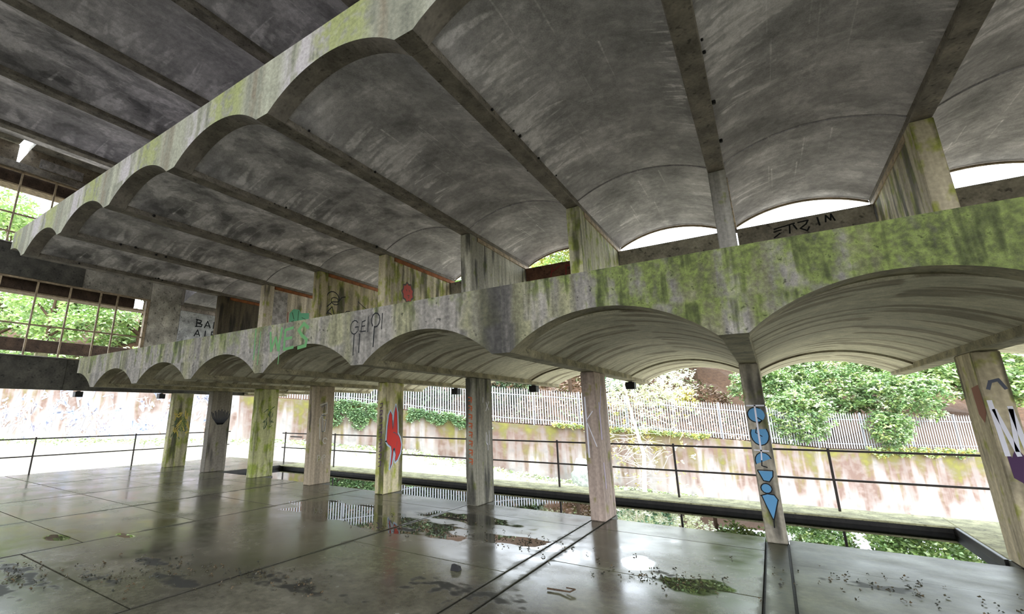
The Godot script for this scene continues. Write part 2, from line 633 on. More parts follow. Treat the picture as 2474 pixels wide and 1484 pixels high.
func tex_speck() -> ImageTexture:      # fine grain, pits and scuffs, to multiply over larger patterns
	var w := 512
	var a := nb(w, w, 601, 0.16, 3)
	var b := nb(w, w, 602, 0.03, 4, 1, 1, 20.0)
	var c := nb(w, w, 603, 0.30, 2)
	var d := PackedByteArray()
	d.resize(w * w * 3)
	for i in w * w:
		var g := 0.92 + 0.16 * (a[i] / 255.0 - 0.5) + 0.20 * (b[i] / 255.0 - 0.5)
		g -= 0.28 * clampf((c[i] / 255.0 - 0.74) * 6.0, 0.0, 1.0)
		d[i * 3] = to8(g)
		d[i * 3 + 1] = to8(g * 0.995)
		d[i * 3 + 2] = to8(g * 0.985)
	return img(w, w, d)

func speckle(m: StandardMaterial3D, per_metre: float) -> StandardMaterial3D:
	m.detail_enabled = true
	m.detail_blend_mode = BaseMaterial3D.BLEND_MODE_MUL
	m.detail_albedo = M.speck
	m.detail_uv_layer = BaseMaterial3D.DETAIL_UV_2
	m.uv2_triplanar = true
	m.uv2_world_triplanar = true
	m.uv2_scale = Vector3.ONE * per_metre
	return m

func bumpy(m: StandardMaterial3D, strength := 0.5) -> StandardMaterial3D:
	m.normal_enabled = true
	m.normal_texture = M.grain
	m.normal_scale = strength
	return m

func materials():
	M.grain = grain(11, 0.05)
	M.speck = tex_speck()
	var conc := tex_concrete(21)
	M.conc_tex = conc
	M.streak_a = tex_streak(41, 0.25, 0.1)
	M.streak_b = tex_streak(51, 0.65, 0.2)
	M.streak_c = tex_streak(61, 0.05, 0.45)
	M.concrete = bumpy(mat(Color(0.74, 0.72, 0.68), 0.85, conc, 0.4))
	M.rib = bumpy(mat(Color(0.60, 0.57, 0.54), 0.8, conc, 0.55))
	M.rib_low = bumpy(mat(Color(0.70, 0.67, 0.56), 0.8, conc, 0.55))
	M.dark_wall = bumpy(mat(Color(0.36, 0.35, 0.32), 0.9, conc, 0.4))
	M.vault = []
	for i in 4:
		M.vault.append(mat(Color.WHITE, 0.85, tex_vault(101 + i * 10, 896, 384, [0.35, 0.45, 0.85, 1.25][i], [110, 60, 40, 30][i], 0.69)))
	M.vault_back = []
	for i in 2:
		M.vault_back.append(mat(Color.WHITE, 0.85, tex_vault(151 + i * 10, 512, 384, 0.40, 14, 0.69)))
	M.low_vault = []
	for i in 2:
		M.low_vault.append(mat(Color.WHITE, 0.85, tex_low_vault(201 + i * 10, 1024, 320)))
	M.fascia_near = bumpy(mat(Color.WHITE, 0.9, tex_fascia(221, 2048, 224, -2.6, 5.2, HS1, 0)), 0.0)
	M.fascia_far = mat(Color.WHITE, 0.9, tex_fascia(231, 2048, 144, -16.1, -2.6, HS1, 0))
	M.fascia_up = mat(Color.WHITE, 0.9, tex_fascia(241, 2048, 136, -16.1, -1.0, HS2, 1))
	M.fascia_near.normal_enabled = false
	var fl := tex_floor()
	M.floor = mat(Color.WHITE, 1.0, fl[0])
	M.floor.roughness_texture = fl[1]
	M.floor.metallic_specular = 0.35
	M.pier_plain = mat(Color(0.42, 0.42, 0.38), 0.5, conc, 0.4)
	M.edge = mat(Color(0.21, 0.20, 0.185), 0.5, conc, 0.8)
	M.moss_slab = bumpy(mat(Color(0.86, 0.86, 0.70), 0.9, conc, 0.6))
	M.water = mat(Color(0.035, 0.04, 0.025), 0.012)
	M.water.metallic_specular = 0.6
	M.rail = mat(Color(0.20, 0.17, 0.16), 0.6)
	M.black = mat(Color(0.05, 0.04, 0.04), 0.6)
	M.frame = bumpy(mat(Color(0.74, 0.66, 0.55), 0.7, conc, 1.2))
	M.brown = bumpy(mat(Color(0.36, 0.29, 0.24), 0.85, conc, 0.5))
	M.rust = bumpy(mat(Color(0.62, 0.38, 0.20), 0.85, conc, 0.8))
	M.out_wall = mat(Color.WHITE, 0.95, tex_out_wall())
	M.fence = mat(Color(0.66, 0.66, 0.68), 0.5)
	var lit := tex_litter()
	M.litter = mat(Color(0.50, 0.38, 0.29), 1.0, lit, 0.35)
	M.ground = mat(Color(0.88, 0.86, 0.78), 1.0, lit, 0.3)
	M.bark = mat(Color(0.42, 0.34, 0.27), 1.0, lit, 0.8)
	M.pale_bark = mat(Color(0.80, 0.76, 0.68), 1.0, lit, 0.8)
	M.twig = mat(Color(0.88, 0.84, 0.76), 0.9)
	M.leaf = mat(Color.WHITE, 0.6)
	M.leaf.vertex_color_use_as_albedo = true
	M.leaf.cull_mode = BaseMaterial3D.CULL_DISABLED
	M.leaf.backlight_enabled = true
	M.leaf.backlight = Color(0.32, 0.40, 0.14)
	M.stone = bumpy(mat(Color(0.86, 0.90, 0.88), 0.95, conc, 0.8))
	M.low_back = []
	for i in 2:
		M.low_back.append(mat(Color.WHITE, 0.85, tex_low_vault(206 + i * 10, 384, 320)))
	M.rust_wall = bumpy(mat(Color(0.50, 0.36, 0.29), 0.9, conc, 0.4))
	M.end_grey = bumpy(mat(Color(0.86, 0.84, 0.80), 0.9, conc, 0.4))
	M.end_blue = bumpy(mat(Color(0.90, 0.91, 0.93), 0.9, conc, 0.5))
	M.end_pink = bumpy(mat(Color(0.82, 0.77, 0.75), 0.9, conc, 0.5))
	M.end_brown = bumpy(mat(Color(0.62, 0.57, 0.50), 0.9, conc, 0.5))
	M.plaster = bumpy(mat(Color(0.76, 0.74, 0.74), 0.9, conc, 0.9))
	var paints := {"red": Color(0.74, 0.20, 0.17), "black_paint": Color(0.07, 0.07, 0.08), "white_paint": Color(0.78, 0.77, 0.80), "blue": Color(0.33, 0.52, 0.66), "purple": Color(0.26, 0.17, 0.28), "orange": Color(0.58, 0.30, 0.17), "green": Color(0.34, 0.52, 0.32), "dark_green": Color(0.20, 0.27, 0.18), "teal": Color(0.35, 0.58, 0.45), "yellow": Color(0.58, 0.52, 0.24), "pale_blue": Color(0.70, 0.74, 0.80), "grey_blue": Color(0.30, 0.31, 0.35), "lilac": Color(0.66, 0.62, 0.74), "maroon": Color(0.45, 0.16, 0.15), "brick_red": Color(0.62, 0.28, 0.24), "maroon_faint": Color(0.50, 0.33, 0.27), "white_faint": Color(0.62, 0.61, 0.57), "black_faint": Color(0.15, 0.15, 0.17), "grey_brown": Color(0.30, 0.27, 0.24), "brown_wash": Color(0.66, 0.58, 0.54), "lilac_wash": Color(0.78, 0.73, 0.82), "blue_wash": Color(0.62, 0.65, 0.74), "grey_wash": Color(0.58, 0.58, 0.64)}
	for c in paints:
		M[c] = mat(paints[c], 0.85)
	for m in M.vault + M.vault_back + M.low_vault + M.low_back:
		speckle(m, 0.45)
	for m in [M.fascia_near, M.fascia_far, M.fascia_up]:
		speckle(m, 0.9)
	speckle(M.floor, 0.8)

# ---------------------------------------------------------------- galleries
func arch(x: float, hs: float, spring: float, rise: float) -> float:
	var t := fposmod(x - X8, S)
	if t <= W:
		return hs
	var c := S - W
	var r := (c * c / 4.0 + rise * rise) / (2.0 * rise)
	var q := (t - W) - c / 2.0
	return hs + spring + sqrt(maxf(0.0, r * r - q * q)) - (r - rise)

func bay_samples(x0: float, x1: float) -> Array:
	var xs := [x0, x1]
	for k in range(-1, 14):
		xs.append(cx(k) + 1e-4)
		xs.append(cx(k) + W - 1e-4)
		for i in range(0, 23):
			xs.append(cx(k) + W + 2e-4 + (S - W - 4e-4) * i / 22.0)
	xs = xs.filter(func(x): return x >= x0 and x <= x1)
	xs.sort()
	return xs

func fascia_mesh(m: Mesher, x0: float, x1: float, hs: float, top: float, d0: float, d1: float, u0: float, u1: float):
	var rise := 0.42 if hs == HS1 else 0.385
	var xs := bay_samples(x0, x1)
	for i in xs.size() - 1:
		var a: float = xs[i]
		var b: float = xs[i + 1]
		if b - a < 5e-5:
			continue
		var ya := arch(a, hs, 0.0, rise)
		var yb := arch(b, hs, 0.0, rise)
		for s in [d0, d1]:
			var o := Vector3(0, 0, 1) if s == d0 else Vector3(0, 0, -1)
			m.quad(V(a, ya, s), V(b, yb, s), V(b, top, s), V(a, top, s), o, Vector2((a - u0) / (u1 - u0), (top - ya) / 0.85), Vector2((b - u0) / (u1 - u0), (top - yb) / 0.85), Vector2((b - u0) / (u1 - u0), 0.0), Vector2((a - u0) / (u1 - u0), 0.0))
		m.quad(V(a, top, d0), V(b, top, d0), V(b, top, d1), V(a, top, d1), Vector3.UP, Vector2((a - u0) / (u1 - u0), 0.02), Vector2((b - u0) / (u1 - u0), 0.02), Vector2((b - u0) / (u1 - u0), 0.06), Vector2((a - u0) / (u1 - u0), 0.06))
	for e in [x0, x1]:
		var y := arch(e, hs, 0.0, rise)
		m.quad(V(e, y, d0), V(e, y, d1), V(e, top, d1), V(e, top, d0), Vector3(-1 if e == x0 else 1, 0, 0), Vector2(0.01, 0.5), Vector2(0.02, 0.5), Vector2(0.02, 0.0), Vector2(0.01, 0.0))

func soffit_mesh(m: Mesher, x0: float, x1: float, hs: float, d0: float, d1: float):
	var rise := 0.42 if hs == HS1 else 0.385
	var xs := bay_samples(x0, x1)
	for i in xs.size() - 1:
		var a: float = xs[i]
		var b: float = xs[i + 1]
		if b - a < 5e-5:
			continue
		var ya := arch(a, hs, 0.0, rise)
		var yb := arch(b, hs, 0.0, rise)
		m.quad(V(a, ya, d0), V(b, yb, d0), V(b, yb, d1), V(a, ya, d1), Vector3.DOWN)

func vault_mesh(xa: float, xb: float, d0: float, d1: float, hs: float, top: float, sp := 0.10, rise := 0.29) -> ArrayMesh:
	# a solid slab, flat above, a barrel below
	var m := Mesher.new()
	var n := 20
	var left := X8 + floorf((xa + 0.01 - X8) / S) * S + W
	var full := S - W
	var pts := []
	for i in n + 1:
		var x := lerpf(xa, xb, float(i) / n)
		var xx := clampf(x, left + 1e-3, left + full - 1e-3)
		var y := arch(xx, hs, sp, rise)
		var y0 := arch(clampf(xx - 0.01, left + 1e-3, left + full - 1e-3), hs, sp, rise)
		var y1 := arch(clampf(xx + 0.01, left + 1e-3, left + full - 1e-3), hs, sp, rise)
		pts.append([x, y, Vector3(y1 - y0, -0.02, 0).normalized(), (x - left) / full])
	for i in n:
		var a: Array = pts[i]
		var b: Array = pts[i + 1]
		m.squad([V(a[0], a[1], d0), V(b[0], b[1], d0), V(b[0], b[1], d1), V(a[0], a[1], d1)], [a[2], b[2], b[2], a[2]], [Vector2(0, a[3]), Vector2(0, b[3]), Vector2(1, b[3]), Vector2(1, a[3])])
		for s in [d0, d1]:
			m.quad(V(a[0], a[1], s), V(b[0], b[1], s), V(b[0], top, s), V(a[0], top, s), Vector3(0, 0, 1 if s == d0 else -1), Vector2(0.5, a[3]), Vector2(0.5, b[3]), Vector2(0.6, b[3]), Vector2(0.6, a[3]))
	m.quad(V(xa, top, d0), V(xb, top, d0), V(xb, top, d1), V(xa, top, d1), Vector3.UP)
	for e in [0, n]:
		var a: Array = pts[e]
		m.quad(V(a[0], a[1], d0), V(a[0], a[1], d1), V(a[0], top, d1), V(a[0], top, d0), Vector3(-1 if e == 0 else 1, 0, 0))
	return m.mesh()

func gallery(called: String, label: String, cat: String, kind: String, hs: float, top: float, zf: float, zmid: float, zr: float, fmats: Array, vmats: Array, bmats: Array, ribm: Material, soff: Material) -> Node3D:
	var g := thing(called, label, cat, "", kind)
	# fascia, one mesh of one or more stretches
	var am := ArrayMesh.new()
	for f in fmats:     # [x0, x1, material, u0, u1]
		var m := Mesher.new()
		fascia_mesh(m, f[0], f[1], hs, top, zf, zf + TF, f[3], f[4])
		m.surface(am)
		am.surface_set_material(am.get_surface_count() - 1, f[2])
	var sf := Mesher.new()
	soffit_mesh(sf, XG, XR - 0.01, hs, zf, zf + TF)
	sf.surface(am)
	am.surface_set_material(am.get_surface_count() - 1, soff)
	var fas := put("fascia", am, null, g)
	var vt := top - 0.002
	for k in range(1, 12):
		var xa := cx(k) + W
		var xb := minf(cx(k + 1), XR - 0.01)
		var xf := maxf(xa, XG)
		put("vault", vault_mesh(xf, xb, zf + TF, zmid - (0.03 if hs == HS1 else 0.012), hs, vt), vmats[k % vmats.size()], g)
		if zr > zmid + 0.1:
			put("vault", vault_mesh(xa, xb, zmid, zr, hs, vt, 0.065 if hs == HS1 else 0.08), bmats[k % bmats.size()], g)
	for k in range(2, 12):
		put("rib", boxmesh(cx(k), cx(k) + W, hs, vt, zf + TF, zr if zr > zmid else zmid, 0.012), ribm, g)
	put("rib", boxmesh(cx(1), cx(1) + W, hs, vt, zmid, maxf(zr, zmid + 0.4), 0.012), ribm, g)
	return g

func galleries():
	# lower gallery: its vaults have one joint, a little short of the back edge
	var g1 := gallery("vaulted_gallery", "mossy concrete gallery on the columns, its green-stained front scalloped into low arches", "balcony", "", HS1, 3.29, ZF1, 11.05, ZR1,
		[[XG, -2.6, M.fascia_far, -16.1, -2.6], [-2.6, XR - 0.01, M.fascia_near, -2.6, 5.2]], M.low_vault, M.low_back, M.rib_low, M.rib_low)
	var g2 := gallery("vaulted_gallery", "upper concrete gallery with dark barrel vaults and a streaked cream arched front", "balcony", "", HS2, 6.43, ZF2, 8.15, ZR2,
		[[XG, XR - 0.01, M.fascia_up, -16.1, -1.0]], [M.vault[0], M.vault[2], M.vault[3], M.vault[2], M.vault[3], M.vault[2], M.vault[1], M.vault[0], M.vault[1], M.vault[0], M.vault[1], M.vault[2]], M.vault_back, M.rib, M.rib)
	var g3 := gallery("ceiling", "dark stained concrete roof vaults above the upper gallery front", "ceiling", "structure", HS3, 9.55, ZF3, 9.5, 0.0,
		[[XG, XR - 0.01, M.fascia_up, -16.1, -1.0]], [M.vault[2], M.vault[3], M.vault[2], M.vault[3], M.vault[0]], M.vault, M.rib, M.rib)
	# thin edge beads round the back openings of the upper vaults
	for k in range(5, 12):
		var m := Mesher.new()
		for r in 2:
			var pts := []
			for i in 17:
				var x := lerpf(cx(k) + W + 0.004, cx(k + 1) - 0.004, i / 16.0)
				pts.append(V(x, arch(x, HS2, 0.08, 0.29) - 0.012 - 0.035 * r, ZR2 + 0.015 - 0.04 * r))
			m.tube(pts, 0.018, 0.018, 6, false)
		put("edge_bead", m.mesh(), M.frame, g2)
	# rusty stubs and weeds clinging to the edges of the ribs
	rng.seed = 808
	for i in 34:
		var k := rng.randi_range(2, 8)
		var dd := rng.randf_range(3.6, 8.0)
		var o := V(cx(k) + (W + 0.02 if rng.randf() < 0.75 else -0.02), HS2 + rng.randf_range(0.04, 0.11), dd)
		var mm := Mesher.new()
		var sz := rng.randf_range(0.010, 0.024)
		mm.box(o - Vector3(sz, sz * 1.3, sz), o + Vector3(sz, sz, sz * 1.2), sz * 0.5)
		put("rust_stub", mm.mesh(), M.black, g2)
	# sprayed writing on the lower front
	var fz := V(0, 0, ZF1)
	var n := Vector3(0, 0, 1)
	var ux := Vector3(1, 0, 0)
	var uy := Vector3(0, 1, 0)
	paint(V(-7.25, 2.70, ZF1), ux, uy, n, [
		[0.05, P([0.0, 0.45, 0.06, 0.12, 0.16, 0.35, 0.26, 0.12, 0.32, 0.50])],
		[0.05, P([0.62, 0.48, 0.42, 0.46, 0.42, 0.12, 0.66, 0.14])], [0.05, P([0.42, 0.30, 0.60, 0.31])],
		[0.06, P([1.02, 0.44, 0.90, 0.52, 0.78, 0.42, 0.88, 0.32, 1.0, 0.24, 0.98, 0.14, 0.8, 0.12])],
		[0.03, P([-0.45, 0.55, -0.44, 0.0])], [0.02, P([-0.30, 0.5, -0.31, -0.1])], [0.02, P([0.3, 0.3, 0.29, -0.12])]], [], M.green, g1.get_node("fascia"))
	paint(V(-5.22, 2.62, ZF1), ux * 0.66, uy * 0.82, n, [
		[0.022, arc_pts(Vector2(0.12, 0.5), 0.13, 40, 320)], [0.022, P([0.24, 0.43, 0.24, 0.5, 0.15, 0.5])],
		[0.022, P([0.46, 0.60, 0.36, 0.58, 0.34, 0.40, 0.48, 0.40])], [0.022, P([0.35, 0.5, 0.45, 0.5])],
		[0.022, P([0.55, 0.66, 0.55, 0.38])], [0.026, arc_pts(Vector2(0.78, 0.58), 0.13, -100, 230)],
		[0.022, P([0.98, 0.68, 0.97, 0.40])],
		[0.028, P([0.12, 0.36, 0.11, -0.02])], [0.028, P([0.30, 0.36, 0.29, 0.02])], [0.032, P([0.75, 0.46, 0.73, 0.1])]], [], M.black_paint, g1.get_node("fascia"))

func column_mat(tex: Texture2D, tint: Color, k: int) -> StandardMaterial3D:
	var m := mat(tint, 0.82, tex)
	m.uv1_scale = Vector3(0.5, 0.28, 1)
	m.uv1_offset = Vector3(k * 0.37, k * 0.23, 0)
	return bumpy(m, 0.35)

func columns():
	var tint := [null, [M.streak_b, Color(0.72, 0.71, 0.58)], [M.streak_c, Color(0.60, 0.58, 0.55)], [M.streak_b, Color(0.82, 0.84, 0.64)], [M.streak_a, Color(0.78, 0.73, 0.66)], [M.streak_b, Color(0.98, 0.95, 0.82)], [M.streak_c, Color(0.66, 0.66, 0.62)], [M.streak_a, Color(0.86, 0.79, 0.77)], [M.streak_c, Color(0.82, 0.80, 0.76)], [M.streak_a, Color(0.92, 0.88, 0.78)]]
	var say := [null, "ochre stained concrete column with yellow and dark scribbles, at the end wall", "dark grey concrete column with a black feathery paint mark", "green mossy concrete column with faint dark green writing", "grey-beige concrete column with white and dark outline lettering", "pale concrete column with a red two-eared painted figure", "dark weathered concrete column with orange letters down its front", "pinkish grey concrete column with a white sprayed K", "grey concrete column with pale blue bubble letters down its front", "concrete column with purple and white spray beside a bare side face"]
	for k in range(1, 12):
		var t: Array = tint[k] if k < 10 else [M.streak_a, Color(0.9, 0.87, 0.8)]
		if k > 9:
			continue
		var c: Node = thing("concrete_column", say[k], "column", "columns of the ground floor arcade")
		var m := column_mat(t[0], t[1], k)
		var thg: Node = c
		c = put("shaft", boxmesh(cx(k), cx(k) + W, 0.0, HS1 - 0.003, ZC, ZC + DC, 0.014), m, thg)
		var rx := V(cx(k) + W, 0.0, ZC)          # side face towards +x: u = depth, v = up
		var fr := V(cx(k), 0.0, ZC)              # front face: u = x
		var lx := V(cx(k), 0.0, ZC + DC)
		var uz := Vector3(0, 0, -1)
		var uy := Vector3.UP
		var ux := Vector3.RIGHT
		if k == 5:
			var outl := P([0.08, 1.12, 0.10, 1.45, 0.14, 1.70, 0.19, 1.78, 0.25, 1.70, 0.27, 1.50, 0.29, 1.38, 0.31, 1.55, 0.33, 1.75, 0.38, 1.92, 0.43, 1.75, 0.45, 1.5, 0.46, 1.28, 0.55, 1.17, 0.60, 1.02, 0.57, 0.85, 0.47, 0.70, 0.40, 0.66, 0.39, 0.72, 0.41, 0.80, 0.37, 0.95, 0.33, 0.95, 0.31, 0.80, 0.28, 0.62, 0.22, 0.52, 0.25, 0.68, 0.27, 0.9, 0.24, 1.0, 0.13, 1.06])
			var big := []
			var mid := Vector2(0.33, 1.25)
			for i in outl.size():
				var a: Vector2 = outl[posmod(i - 1, outl.size())]
				var b: Vector2 = outl[(i + 1) % outl.size()]
				var tn := (b - a).normalized()
				big.append(outl[i] + Vector2(tn.y, -tn.x) * -0.018)
			paint(rx, uz, uy, ux, [[0.05, big + [big[0]]]], [], M.pale_blue, c, 0.0015)
			paint(rx, uz, uy, ux, [], [outl], M.red, c, 0.003)
			paint(rx, uz, uy, ux, [[0.014, outl + [outl[0]]], [0.018, P([0.31, 1.30, 0.34, 1.31, 0.42, 1.27, 0.46, 1.24])], [0.01, P([0.28, 1.58, 0.285, 1.42])], [0.01, P([0.17, 1.52, 0.18, 1.42, 0.15, 1.40])], [0.01, P([0.34, 1.55, 0.33, 1.45, 0.37, 1.42])], [0.01, P([0.45, 1.1, 0.43, 0.95])]], [], M.grey_blue, c, 0.0045)
			var pl := []
			for i in 9:
				var y := 1.95 - i * 0.16
				pl.append([0.02, P([0.10, y, 0.17, y + 0.02, 0.16, y - 0.07, 0.10, y - 0.09])])
			paint(fr, ux, uy, Vector3(0, 0, 1), pl, [], M.purple, c)
		elif k == 6:
			var pl := []
			for i in 8:
				var y := 2.05 - i * 0.17
				pl.append([0.026, P([0.08, y, 0.15, y - 0.01, 0.14, y - 0.1])])
				pl.append([0.02, P([0.08, y - 0.07, 0.16, y - 0.05])])
			paint(fr, ux, uy, Vector3(0, 0, 1), pl, [], M.orange, c)
			paint(rx, uz, uy, ux, [[0.012, P([0.42, 1.95, 0.52, 1.80])], [0.012, P([0.54, 1.97, 0.40, 1.78])], [0.012, P([0.40, 1.35, 0.39, 1.15, 0.46, 1.10])], [0.012, P([0.52, 1.38, 0.53, 1.10])], [0.01, P([0.45, 1.3, 0.46, 1.0])], [0.012, P([0.30, 2.05, 0.29, 1.95])]], [], M.white_paint, c)
		elif k == 7:
			paint(fr, ux, uy, Vector3(0, 0, 1), [[0.026, P([0.05, 2.0, 0.055, 1.0])], [0.014, P([0.06, 1.62, 0.17, 1.76])], [0.014, P([0.06, 1.58, 0.20, 1.18])]], [], M.white_paint, c)
			paint(rx, uz, uy, ux, [[0.05, P([0.15, 1.9, 0.16, 1.3])], [0.03, P([0.35, 2.2, 0.2, 1.8])], [0.03, P([0.15, 0.9, 0.18, 0.5])]], [], M.lilac, c)
		elif k == 8:
			var f := Vector3(0, 0, 1)
			paint(fr, ux, uy, f, [], [
				arc_pts(Vector2(0.12, 1.70), 0.105, 0, 350, 14), arc_pts(Vector2(0.125, 1.42), 0.11, 150, 395, 12, 1.3),
				arc_pts(Vector2(0.12, 1.06), 0.10, 20, 200, 8, 1.2), P([0.03, 0.93, 0.21, 0.93, 0.20, 0.86, 0.15, 0.79, 0.08, 0.80]),
				arc_pts(Vector2(0.10, 0.70), 0.065, 0, 350, 12, 1.0), P([0.03, 0.60, 0.10, 0.63, 0.18, 0.62, 0.215, 0.56, 0.17, 0.42, 0.12, 0.30, 0.09, 0.42])], M.blue, c)
			paint(fr, ux, uy, f, [
				[0.014, arc_pts(Vector2(0.12, 1.70), 0.105, 60, 300, 14)], [0.014, arc_pts(Vector2(0.125, 1.42), 0.11, 150, 395, 12, 1.3)],
				[0.012, P([0.10, 1.52, 0.08, 1.45, 0.15, 1.40])], [0.014, P([0.13, 1.66, 0.18, 1.62, 0.14, 1.58])], [0.012, arc_pts(Vector2(0.12, 1.06), 0.10, 20, 200, 8, 1.2)],
				[0.014, P([0.10, 1.08, 0.09, 1.0, 0.15, 0.98])], [0.012, P([0.03, 0.94, 0.21, 0.94])], [0.014, P([0.21, 0.93, 0.20, 0.86, 0.15, 0.79, 0.08, 0.80, 0.03, 0.93])],
				[0.014, arc_pts(Vector2(0.10, 0.70), 0.065, 0, 350, 12)], [0.014, P([0.02, 0.60, 0.10, 0.63, 0.18, 0.62, 0.215, 0.56, 0.17, 0.42, 0.125, 0.28, 0.12, 0.2])], [0.012, P([0.03, 0.60, 0.07, 0.46, 0.12, 0.30])]], [], M.black_paint, c, 0.0035)
			paint(fr, ux, uy, f, [[0.02, P([0.02, 1.83, 0.23, 1.83])], [0.022, P([0.12, 1.83, 0.11, 1.20])], [0.016, P([0.03, 1.21, 0.2, 1.2])], [0.016, P([0.11, 1.20, 0.10, 1.08])]], [], M.white_paint, c, 0.005)
		elif k == 9:
			var f := Vector3(0, 0, 1)
			paint(fr, ux, uy, f, [[0.035, P([0.06, 2.0, 0.09, 2.08, 0.16, 2.1, 0.2, 2.0])]], [], M.grey_blue, c)
			paint(fr, ux, uy, f, [[0.045, P([0.04, 1.85, 0.06, 1.25])], [0.04, P([0.06, 1.75, 0.15, 1.25])], [0.04, P([0.15, 1.30, 0.19, 1.75])], [0.045, P([0.19, 1.78, 0.23, 1.2])]], [], M.white_paint, c, 0.0035)
			paint(fr, ux, uy, f, [], [P([0.05, 1.36, 0.09, 1.22, 0.14, 1.34, 0.2, 1.22, 0.24, 1.34, 0.24, 0.75, 0.2, 0.9, 0.17, 0.6, 0.12, 0.95, 0.06, 1.0])], M.purple, c, 0.002)
			paint(lx, Vector3(0, 0, 1), uy, Vector3.LEFT, [], [P([0.36, 2.02, 0.62, 2.05, 0.64, 1.72, 0.5, 1.6, 0.38, 1.7])], M.maroon_faint, c)
		elif k == 4:
			paint(rx, uz, uy, ux, [[0.026, P([0.2, 1.95, 0.42, 2.02, 0.44, 1.75, 0.28, 1.72, 0.2, 1.6, 0.24, 1.1])], [0.02, P([0.3, 1.7, 0.33, 1.3, 0.4, 1.28, 0.42, 1.55, 0.3, 1.6])]], [], M.white_faint, c, 0.0015)
			paint(rx, uz, uy, ux, [[0.016, P([0.24, 1.9, 0.40, 1.98, 0.38, 1.78])], [0.02, P([0.25, 1.7, 0.40, 1.68])], [0.016, P([0.27, 1.66, 0.29, 1.28, 0.38, 1.3, 0.42, 1.6])]], [], M.grey_blue, c, 0.003)
			paint(rx, uz, uy, ux, [[0.02, arc_pts(Vector2(0.42, 1.05), 0.07, 20, 300, 8)], [0.012, P([0.2, 0.7, 0.21, 0.55])], [0.012, arc_pts(Vector2(0.24, 0.66), 0.04, -90, 120, 6)], [0.012, P([0.32, 0.66, 0.33, 0.56])], [0.012, arc_pts(Vector2(0.42, 0.66), 0.04, -90, 200, 6)], [0.012, P([0.38, 0.68, 0.38, 0.48])]], [], M.white_faint, c, 0.003)
		elif k == 3:
			var st := []
			rng.seed = 33
			for i in 16:
				var p := Vector2(rng.randf_range(0.2, 0.6), rng.randf_range(1.35, 1.95))
				st.append([0.016, [p, p + Vector2(rng.randf_range(-0.08, 0.08), rng.randf_range(-0.12, 0.05)), p + Vector2(rng.randf_range(-0.1, 0.1), rng.randf_range(-0.12, 0.1))]])
			paint(rx, uz, uy, ux, st, [], M.dark_green, c)
		elif k == 2:
			var st := []
			for i in 12:
				var a := -0.75 + 1.5 * i / 11.0
				st.append([0.032, [Vector2(0.34 + a * 0.12, 1.42), Vector2(0.34 + a * 0.34, 1.58 + 0.05 * cos(a)), Vector2(0.33 + a * 0.40, 1.88 - 0.12 * absf(a) - 0.05 * (i % 2))]])
			paint(rx, uz, uy, ux, st, [], M.black_faint, c)
		elif k == 1:
			rng.seed = 12
			for q in 2:
				var st := []
				for i in 16:
					var p := Vector2(rng.randf_range(0.12, 0.55), rng.randf_range(1.0, 1.78))
					st.append([0.03 if q else 0.018, [p, p + Vector2(rng.randf_range(-0.08, 0.12), rng.randf_range(-0.2, 0.05)), p + Vector2(rng.randf_range(-0.1, 0.1), rng.randf_range(-0.15, 0.1))]])
				paint(rx, uz, uy, ux, st, [], M.yellow if q else M.dark_green, c, 0.002 + 0.001 * q)

	# partition walls of the upper gallery, one over each column
	var fin := [null, null, [M.streak_c, Color(0.42, 0.38, 0.30)], [M.streak_a, Color(0.92, 0.88, 0.82)], [M.streak_b, Color(0.78, 0.74, 0.62)], [M.streak_b, Color(0.88, 0.85, 0.75)], [M.streak_c, Color(0.80, 0.80, 0.76)], [M.streak_b, Color(0.85, 0.85, 0.74)], [M.streak_a, Color(0.80, 0.80, 0.80)], [M.streak_b, Color(0.88, 0.85, 0.76)]]
	var said := [null, null, "dark brown partition wall of the upper gallery beside the end wall", "whitewashed partition wall with a teal painted block on the upper gallery", "partition wall with black looping scribbles on the upper gallery", "partition wall with a small red painted creature on the upper gallery", "grey partition wall with pale drips and a mossy far edge", "mossy grey partition wall between a rust-brown back panel and a grey one", "smooth grey partition wall over the column with blue letters", "tall moss-streaked partition wall over the column with purple spray"]
	for k in range(2, 12):
		var t: Array = fin[k] if k < 10 else [M.streak_a, Color(0.85, 0.82, 0.76)]
		var w := thing("partition_wall", said[k] if k < 10 else "plain grey partition wall beyond the moss-streaked one", "wall", "partition walls of the upper gallery")
		var m := column_mat(t[0], t[1], k + 20)
		put("pilaster", boxmesh(cx(k), cx(k) + W, 3.295, HS2 - 0.003, 8.15, 8.47, 0.012), m, w)
		put("panel", boxmesh(cx(k) + 0.02, cx(k) + W - 0.02, 3.295, HS2 - 0.003, 8.475, ZR2, 0.008), column_mat(t[0], t[1], k + 31), w)
		put("wall_plate", boxmesh(cx(k) - 0.004, cx(k) + W + 0.012, HS2 - 0.10, HS2 - 0.005, 8.48, ZR2 - 0.02, 0.006), M.rust if k < 6 else M.frame, w)
		var o := V(cx(k) + W - 0.02, 3.17, 8.475)
		var uz := Vector3(0, 0, -1)
		var uy := Vector3.UP
		var ux := Vector3.RIGHT
